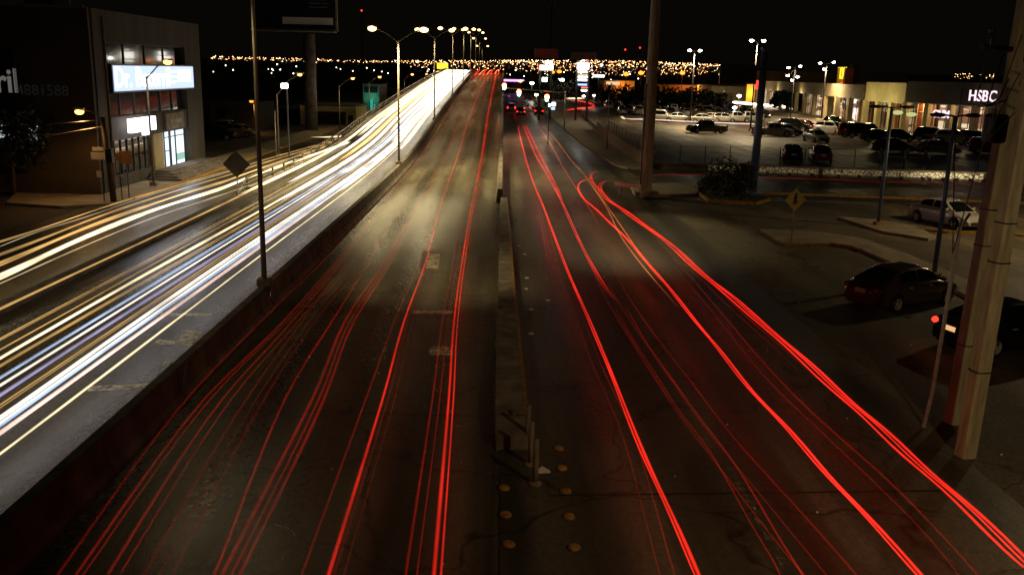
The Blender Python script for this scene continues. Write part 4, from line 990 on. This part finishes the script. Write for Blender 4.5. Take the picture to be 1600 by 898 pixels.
# three near cars
sv = carproto('sedan', PAINT['silver']); c = (G(1458,352)+G(1513,362))/2
a, b_ = G(1456,350), G(1502,360); 
place(sv, (a.lerp(b_,.5)+Vector((.3,.75,0))), math.atan2(b_.y-a.y,b_.x-a.x), 'silver sedan parked beyond the orange kerb, facing right')
br = carproto('sedan', PAINT['brown']); a, b_ = G(1398,489), G(1476,476)
hd = math.atan2(b_.y-a.y,b_.x-a.x); place(br, a.lerp(b_,.5)+Vector((-math.sin(hd),math.cos(hd),0))*.8, hd, 'dark brown sedan parked behind the power poles, tail to the road')
bk_ = carproto('sedan', PAINT['black']); a = G(1480,560); tl = G(1466,497,.84); hb = .30; place(bk_, (tl.x+2.07*math.cos(hb)+.64*math.sin(hb), tl.y+2.07*math.sin(hb)-.64*math.cos(hb), 0), hb, 'black sedan with its tail light on, half behind the power poles')
for ch in bk_.children:
    if ch.name.startswith('tail_light'): ch.material_slots[0].link = 'OBJECT'; ch.material_slots[0].material = M['tail_on']
    if ch.name.startswith('number_plate'): ch.material_slots[0].link = 'OBJECT'; ch.material_slots[0].material = M['plate_lit']
# car park
protos = {k: carproto(k, PAINT['white'], False) for k in ('sedan','hatch','suv','van','pickup')}
used = set()
kn = {'sedan':'sedan','hatch':'hatchback','suv':'off-roader','van':'van','pickup':'pickup'}
carlist = []
def lotcar(kind, paint, p, hd, label, lit=None):
    o = protos[kind] if kind not in used else copy_tree(protos[kind]); 
    if kind in used and False: pass
    used.add(kind)
    place(o, p, hd, label, 'cars in the car park', kn[kind] if kind in('van','pickup') else 'car')
    for ch in o.children:
        b0 = ch.name.split('.')[0]
        if b0 in ('body','cabin','wing_mirror'):
            ch.material_slots[0].link = 'OBJECT'; ch.material_slots[0].material = PAINT[paint]
        if lit == 'head' and b0 == 'headlight': ch.material_slots[0].link = 'OBJECT'; ch.material_slots[0].material = M['head_on']
        if lit == 'tail' and b0 == 'tail_light': ch.material_slots[0].link = 'OBJECT'; ch.material_slots[0].material = M['tail_on']
        if lit is None and b0 in ('headlight','tail_light'):
            ch.material_slots[0].link = 'OBJECT'; ch.material_slots[0].material = M['head'] if b0=='headlight' else M['tail']
    return o
named = [('sedan','black',1236,251,1.35,'left of the two dark cars alone behind the stone wall'),('sedan','red',1281,252,1.35,'right of the two dark cars alone behind the stone wall'),
 ('pickup','grey',1104,208,3.35,'dark pickup alone on the open car-park lane left of the blue column'),('pickup','white',1206,213,-.15,'white pickup just right of the blue column'),
 ('sedan','blue',1228,212,-.3,'dark blue car beside the white pickup'),('sedan','white',1274,222,-1.45,'small white car facing the camera in the lane'),
 ('suv','white',1298,210,-.8,'white off-roader with gleaming headlights behind the small white car'),('hatch','red',1258,204,-.7,'dark red hatchback behind the small white car'),('suv','black',1308,200,-1.0,'black off-roader below the three-lamp mast'),
 ('sedan','white',1318,209,-1.2,'white sedan left of the dark red van'),('van','red',1338,215,-.2,'dark red van in the front row'),('van','black',1350,216,-.3,'black van right of the dark red van'),
 ('sedan','black',1371,221,-.2,'black sedan left of the blue lamp post'),('sedan','black',1402,220,-.3,'black sedan right of the blue lamp post'),
 ('sedan','red',1393,238,-.08,'bright red sedan crossing behind the blue lamp post'),('sedan','beige',1463,241,-.12,'beige-grey sedan in the lane right of the red sedan'),
 ('suv','black',1456,221,-.4,'black off-roader before the lit bank shops'),('suv','white',1490,226,-.5,'white off-roader before the arcade pillar'),('suv','black',1522,227,-.5,'black off-roader below the bank lettering'),
 ('suv','red',1548,241,-.25,'dark red off-roader with bright headlights near the power poles'),('sedan','grey',1590,240,-.2,'grey sedan at the right picture edge'),
 ('van','silver',1028,190,-.05,'silver van right of the grey monopole'),('sedan','silver',1060,190,-.1,'silver sedan right of the silver van'),('sedan','white',1098,192,-.1,'white sedan behind the dark pickup'),
 ('van','beige',1102,181,-.1,'cream van with square windows'),('sedan','white',1114,190,-.1,'second white sedan behind the dark pickup'),('hatch','silver',1132,191,-.2,'silver hatchback between white sedan and white pickup'),
 ('pickup','white',1148,191,.05,'white pickup left of the blue column'),('pickup','white',1168,191,.0,'white pickup touching the blue column'),('suv','black',1240,205,-.5,'black off-roader behind the dark blue car')]
for (k_,p_,x,y,hd,lab) in named:
    q = G(x,y,LZ); lit = 'head' if 'bright headlights' in lab else None
    lotcar(k_, p_, q, hd, lab, lit)
# rows further back
rws = [(168,22,52,'row nearest the lane'),(178,24,51,'second row back'),(192,22,50,'third row back'),(203,24,50,'fourth row back'),(218,26,50,'fifth row back')]
ords = ['first','second','third','fourth','fifth','sixth','seventh','eighth','ninth','tenth','eleventh','twelfth','thirteenth','fourteenth','fifteenth']
for (Y,xa,xb,rn) in rws:
    x = xa; k = 0
    while x < xb and k < 15:
        if rnd.random() < .85:
            kd = rnd.choice(['sedan','suv','hatch','pickup','sedan','van']); pc = rnd.choice(['white','silver','black','grey','red','blue','black','white','beige'])
            lotcar(kd, pc, (x+rnd.uniform(-.2,.2),Y+rnd.uniform(-.4,.4),LZ), rnd.choice([-1.57,1.57])+rnd.uniform(-.05,.05), f'{pc} {kn[kd]}, {ords[k]} from the left in the {rn} of the car park'); k += 1
        x += 2.9
for k,(x,y,hd,pc,kd) in enumerate([(352,212,-.2,'white','pickup'),(372,214,-.1,'beige','sedan'),(338,218,0,'black','sedan')]):
    lotcar(kd, pc, G(x,y,.0), hd, ['white pickup by the orange lamp at the back left','beige sedan by the orange lamp at the back left','black sedan in the dark beside the grey building'][k])['group'] = 'cars parked at the back left'
# queue at the lights
for k,(x,y) in enumerate([(3.2,165,),(1.6,178),(4.8,182),(6.6,170)]):
    lotcar(['sedan','suv','hatch','sedan'][k], ['black','grey','white','black'][k], (x,y,.01), math.pi/2, ['nearest','second','third','right-hand'][k]+' car waiting with red tail lights beyond the signals', 'tail')['group'] = 'cars waiting beyond the signals'

# ------------------------------------------------------------------ light trails of the long exposure
def smooth(pts, n=6):
    out = []
    for i in range(len(pts)-1):
        p0 = pts[max(i-1,0)]; p1 = pts[i]; p2 = pts[i+1]; p3 = pts[min(i+2,len(pts)-1)]
        for k in range(n):
            t_ = k/n; out.append(.5*((2*p1)+(p2-p0)*t_+(2*p0-5*p1+4*p2-p3)*t_*t_+(3*p1-p0-3*p2+p3)*t_**3))
    out.append(pts[-1]); return out
ords14 = ords[:14]; TM = {}; TRS, TRW = .125, .15
def tmat(col, s, group=''):
    s = round(s*(TRS*(.62 if group.startswith('red tail-light trails on the outbound') and s < .5 else 1) if col[1] < .3 else TRW), 3); k = (col, s)
    if k not in TM: TM[k] = trailmat('trail_%s_%s' % ('_'.join('%.2f'%c for c in col), s), col, s)
    return TM[k]
def trail(pts, r, col, s, label, group, sub=1, gap=.05, n=5):
    mb = MB(); r *= .85
    cum = [0]
    for i in range(1,len(pts)): cum.append(cum[-1]+(pts[i]-pts[i-1]).length)
    tot = cum[-1]; fd = min(6.0, tot*.25)
    e0 = pts[0].y < 14.8 or pts[0].x > 30; e1 = pts[-1].y < 14.8 or pts[-1].x > 30
    tp_ = [max(.04, min(1, 1 if e0 else (c+.001)/fd, 1 if e1 else (tot-c+.001)/fd)) for c in cum]
    for k in range(sub):
        off = (k-(sub-1)/2)*gap*(1+.25*math.sin(k*2.3+len(pts)))
        q = []
        for i, p_ in enumerate(pts):
            d = (pts[min(i+1,len(pts)-1)]-pts[max(i-1,0)]); sd = Vector((d.y,-d.x,0)); sd = sd.normalized() if sd.length > 0 else sd
            q.append(p_+sd*off+Vector((0,0,.02*math.sin(i*.7+k)*(sub>1))))
        for f_ in (1.1,.7,.35): mb.tube(q, [r*(1+min(1.3,max(0,pts[i].y-50)/110))*f_*(1,.6,.85)[k%3]*t_*(1+.12*math.sin(i*.9+k*2)) for i,t_ in enumerate(tp_)], n, False)
    return tag(mb.build('light_trail', tmat(col, s, group or '')), label, 'light trail', group)
RED, ORG = (1,.018,.010), (1,.20,.04)
# right road (level)
RT = [
 ([(809,196),(813,215),(822,250),(835,290),(850,325),(872,385),(905,465),(940,545),(985,660),(1040,785),(1098,915)],.032,RED,1.5,2,.06),
 ([(817,195),(836,240),(853,270),(875,310),(905,375),(940,440),(965,470)],.035,RED,1.3,2,.08),
 ([(821,195),(843,240),(868,290),(880,318)],.06,RED,.8,2,.1),
 ([(965,470),(1000,530),(1060,620),(1120,700),(1200,830),(1240,900)],.02,RED,.28,2,.3),
 ([(840,196),(862,228),(880,262),(903,298),(925,332),(937,358)],.028,RED,.9,1,.05),
 ([(846,194),(868,218),(892,250),(912,272),(945,320),(968,365),(1000,410),(1060,480)],.028,ORG,.9,1,.05),
 ([(938,277),(918,280),(905,287),(904,297),(913,311),(935,331),(970,364),(1010,408),(1060,468),(1110,530),(1170,604),(1250,692),(1340,792),(1450,910)],.029,RED,2.3,2,.07),
 ([(922,284),(960,338),(1010,410),(1040,446)],.02,ORG,1.2,1,.05),
 ([(955,281),(943,284),(938,291),(940,300),(952,313),(985,336),(1040,376),(1100,429),(1160,478),(1240,548),(1320,620),(1400,692),(1500,782),(1612,886)],.030,RED,1.8,3,.09),
 ([(960,281),(990,276),(1050,273),(1100,273),(1180,277),(1300,281),(1450,286),(1620,293)],.04,RED,.07,2,.3),
 ([(935,267),(924,272),(924,281),(932,292),(942,302)],.06,RED,.9,2,.1),
 ([(880,430),(930,560),(985,690),(1045,905)],.016,RED,.14,2,.2),
 ([(900,340),(960,460),(1060,610),(1160,740),(1300,905)],.02,RED,.16,3,.45),
 ([(1000,350),(1090,450),(1180,560),(1300,680),(1420,790),(1520,905)],.02,RED,.18,2,.25),
 ([(980,320),(1060,400),(1110,445),(1190,520),(1280,600)],.018,RED,.22,2,.2),
 ([(835,290),(846,330),(856,380),(870,440)],.05,RED,.16,3,.18),
]
rn = ['leftmost long red trail right of the median','double red trail close right of the leftmost one','short broad red trail starting at the signals','faint red pair continuing down the middle of the right road','short red trail ending beside the hooked ones','orange-red trail from the signals down to mid road','bright red hooked trail turning off and running to the bottom edge','thin orange trail crossing the hooked one','broadest red trail, hooked at its top and ending at the right edge','faint red trail running along the cross street','short pink-red hook at the top of the turn','faint thin red pair left of centre of the right road','three faint red lines in the middle lanes','faint red pair between the two bright hooked trails','short faint red pair beside the broadest trail','faint red haze of lines near the median']
for (px_, r_, col, s, sub, gap), lab in zip(RT, rn):
    trail(smooth([G(x,y,.75) for x,y in px_]), r_, col, s, lab, 'red tail-light trails on the right road', sub, gap)
# outbound overpass side: follow the deck
def along(px_, h, yend=246):
    p_ = [GD(x,y,h) for x,y in px_]; pts = smooth(p_, 5); last = pts[-1]; y = last.y; x = last.x; out = pts[:]
    dx = (p_[-1].x-p_[-2].x)/max(.1,(p_[-1].y-p_[-2].y))*.25
    while y < yend:
        y += 6; x += dx*0; out.append(Vector((x,y,deck(y)+h)))
    fin = []
    for q_ in out: fin.append(Vector((q_.x,q_.y,deck(q_.y)+h)))
    return fin
LT = [
 ([(85,905),(280,640),(410,500),(512,400),(590,312)],.025,.15,1,.12,'leftmost dim red trail hugging the concrete barrier'),
 ([(120,905),(325,625),(450,500),(535,400),(607,310),(690,190)],.026,.26,2,.1,'second dim red trail from the barrier'),
 ([(180,905),(355,625),(465,500),(545,400),(640,268),(700,190)],.026,.24,2,.16,'triple dim red trail third from the barrier'),
 ([(250,905),(400,625),(500,480),(565,400),(655,262),(708,180)],.03,.10,3,.22,'very faint red lines fourth from the barrier'),
 ([(335,905),(445,625),(520,500),(582,400),(632,316),(700,205)],.028,.3,1,.1,'single red trail in the left lane of the outbound side'),
 ([(362,905),(497,625),(549,500),(612,400),(660,310),(712,205)],.045,.26,3,.11,'broad soft red trail between left and middle lane'),
 ([(470,905),(572,625),(617,500),(658,400),(688,300),(722,205)],.024,.22,1,.1,'thin red trail in the middle lane left of the bright one'),
 ([(512,905),(598,625),(632,500),(668,400),(695,300),(726,205)],.036,.8,1,.08,'bright red trail down the middle of the outbound side'),
 ([(530,905),(612,625),(642,500),(675,400),(705,280)],.03,.10,2,.15,'faint red lines right of the bright middle trail'),
 ([(640,905),(680,625),(695,500),(712,400),(728,300),(752,180)],.026,.30,2,.16,'thin red pair left of the bright right-lane trail'),
 ([(682,905),(704,625),(712,500),(725,400),(742,300),(762,180)],.038,.85,2,.10,'bright red trail in the right lane beside the median'),
]
for px_, r_, s, sub, gap, lab in LT:
    trail(along(px_,.8), r_, RED, s, lab, 'red tail-light trails on the outbound lanes', sub, gap)
for k in range(7):
    x = -6.3+k*.85; pts = [Vector((x+.04*i*(k%2), 200+i*4+k*2, deck(200+i*4+k*2)+.85)) for i in range(13)]
    trail(pts, .05, ORG if k%2 else RED, 4.0, ['leftmost','second','third','middle','fifth','sixth','rightmost'][k]+' of the short glowing brake-light trails at the crest of the overpass', 'brake-light trails at the crest', 1, .1)
# inbound: white and golden trails, parallel to the kerb
WH, BL, GD_, PK, WA = (1,.91,.78), (.50,.68,1), (1,.58,.18), (1,.70,.60), (1,.80,.46)
def inb(px, py, h=.65):
    p_ = G(px,py,h); return p_.x
IN = [
 (0,482,.05,GD_,.8,1,.1,62,'golden trail hugging the dark divider kerb'),
 (0,530,.022,GD_,.7,2,.12,250,'thin golden pair next to the divider'),
 (0,545,.022,GD_,.7,1,.1,250,'single thin golden trail third from the divider'),
 (0,562,.035,WA,2.2,2,.08,250,'strong warm white trail in the outer inbound lane'),
 (0,575,.03,GD_,.6,2,.1,250,'dim golden trail just inside the strong warm one'),
 (0,590,.035,BL,.9,2,.08,250,'pale blue trail, upper of the two blue ones'),
 (0,600,.035,WH,2.0,1,.08,250,'cool white trail beneath the upper blue one'),
 (0,616,.04,(.55,.5,.9),.6,2,.08,250,'violet-grey trail in the middle of the inbound side'),
 (0,632,.022,GD_,.7,2,.12,250,'thin golden trail under the violet one'),
 (0,654,.034,WH,2.2,3,.09,250,'broad brilliant white trail, brightest of the inbound side'),
 (0,667,.04,BL,1.0,2,.08,250,'blue trail beside the brilliant white one'),
 (0,678,.045,PK,1.2,2,.08,250,'pinkish trail beneath the brilliant white one'),
 (0,706,.032,WA,1.6,1,.08,250,'lone warm white trail nearest the concrete barrier'),
]
for k,(px,py,r_,col,s,sub,gap,ye,lab) in enumerate(IN):
    x = inb(px,py); pts = []; y = 4.0
    while y < ye:
        pts.append(Vector((x+.05*math.sin(y*.05+k)+.03*math.sin(y*.17+2*k), y, deck(y)+.65))); y += 4 if y > 20 else 2
    trail(pts, r_, col, s, lab, 'head-light trails on the inbound lanes', sub, gap)
# extra dense trails up the ramp where everything merges into white
for k in range(10):
    x = -8.8-k*.62; y0 = [78,52,84,60,92,48,70,56,88,50,74,58,96,64][k]; pts = []
    y = y0
    while y < 252: pts.append(Vector((x+.1*math.sin(y*.04+k), y, deck(y)+.68))); y += 5
    trail(pts, .055, (WH,WA,WA,BL,WA,WH,GD_)[k%7], 3.6, ords14[k]+' white trail from the barrier seen only on the ramp', 'head-light trails on the ramp', 2, .2)
# service road
SV = [((0,432),(130,372),(240,328),(330,300),(400,273),(500,238),(560,217),.055,WA,2.4,3,.14,'broad brilliant warm trail on the service road'),
 ((0,443),(130,385),(240,340),(330,310),(390,290),(420,282),(440,276),.03,WA,.7,1,.14,'thin warm trail nearest the divider on the service road'),
 ((0,412),(130,358),(240,318),(330,290),(400,266),(500,232),(560,212),.04,GD_,1.0,3,.12,'golden trail above the broad service road trail'),
 ((0,398),(130,348),(240,309),(330,282),(400,259),(500,228),(560,210),.03,GD_,.8,2,.12,'second golden trail of the service road'),
 ((0,378),(130,335),(240,300),(330,275),(400,254),(500,225),(560,208),.025,GD_,.8,2,.1,'upper thin golden trail of the service road'),
 ((0,385),(60,362),(140,337),(240,303),(330,277),(400,257),(440,245),.02,WA,.6,1,.1,'faint uppermost warm trail of the service road')]
for q in SV:
    ex = [(q[0][0]-(q[1][0]-q[0][0])*f_, q[0][1]-(q[1][1]-q[0][1])*f_) for f_ in (2,1)]
    trail(smooth([G(x,y,.65) for x,y in ex+list(q[:7])]), q[7], q[8], q[9], q[12], 'head-light trails on the service road', q[10], q[11])
trail(smooth([G(x,y,.6) for x,y in [(486,215),(510,214),(540,213),(570,206)]]), .07, WA, 1.3, 'short warm trail turning in behind the railing', 'head-light trails on the service road', 2, .35)
# car park trails
def lt(px_, r_, col, s, lab, h=1.1): trail(smooth([G(x,y,h) for x,y in px_]), r_, col, s, lab, 'light trails in the car park', 2, .22)
lt([(975,184),(985,186),(1020,187),(1100,191),(1180,194)],.05,PK,.9,'thin pale trail along the near lane of the car park')
lt([(970,182),(973,184),(976,187)],.06,WA,1.6,'tiny hook at the left end of the near lane trail')
lt([(1146,160),(1180,163),(1240,168),(1290,176),(1320,182),(1345,183)],.14,(1,.8,.62),14,'bright white trail sweeping before the arcade')
lt([(1275,186),(1300,188),(1350,195)],.06,GD_,1.0,'short golden trail before the yellow tower')
lt([(1358,208),(1380,210),(1418,213)],.08,WH,1.6,'short white trail ending in a star below the cream arcade')
lt([(885,156),(905,158),(925,163),(924,168),(900,170),(884,173)],.09,RED,1.2,'red loop trail at the far turning lane')
lt([(883,154),(900,154),(915,154)],.12,WA,1.5,'short pale trail behind the signals')
# glowing clutter at the crest: brake lights of far traffic
# ------------------------------------------------------------------ city lights on the hillside
def citylights(name, mcol, rng_, n, seed, label, sr=(.22,.62)):
    rg = random.Random(seed); mb = MB()
    for k in range(n):
        x0,x1,D0,D1 = rg.choice(rng_); D = rg.uniform(D0,D1); px = rg.uniform(x0,x1); q = at(px,112,D)
        z = hill(q.x,q.y)+rg.uniform(3,9); s = rg.uniform(*sr)*D/1500
        mb.add([(q.x-s,D,z),(q.x,D-s,z),(q.x+s,D,z),(q.x,D,z+s),(q.x,D,z-s)], [(0,1,3),(1,2,3),(2,0,3),(1,0,4),(2,1,4),(0,2,4)])
    return tag(mb.build(name, mcol), label, 'city lights', kind='stuff')
ca = glow('city_amber', (1,.52,.2), 10, False); cw = glow('city_white', (1,.85,.6), 14, False); cr = glow('city_orange', (1,.3,.08), 10, False)
ALL = [(330,640,2200,3300),(640,1180,1300,3300),(640,1180,1500,3300),(640,1180,1700,3300),(780,1180,1200,2600),(640,1180,1900,3300)]
citylights('amber_city_lights', ca, ALL, 900, 1, 'belt of amber city lights along the foot of the hills')
citylights('white_city_lights', cw, ALL, 170, 2, 'scattered white city lights along the foot of the hills')
citylights('orange_city_lights', cr, ALL, 260, 3, 'scattered orange city lights along the foot of the hills')
citylights('right_edge_city_lights'.replace('right_edge_','distant_'), ca, [(1490,1600,1800,3000)], 42, 9, 'short row of amber lights above the bank roof at the right')
citylights('near_city_lights', cw, [(330,700,420,900),(790,1000,350,700)], 46, 4, 'sparse nearer white lights among the dark houses', (.6,1.0))
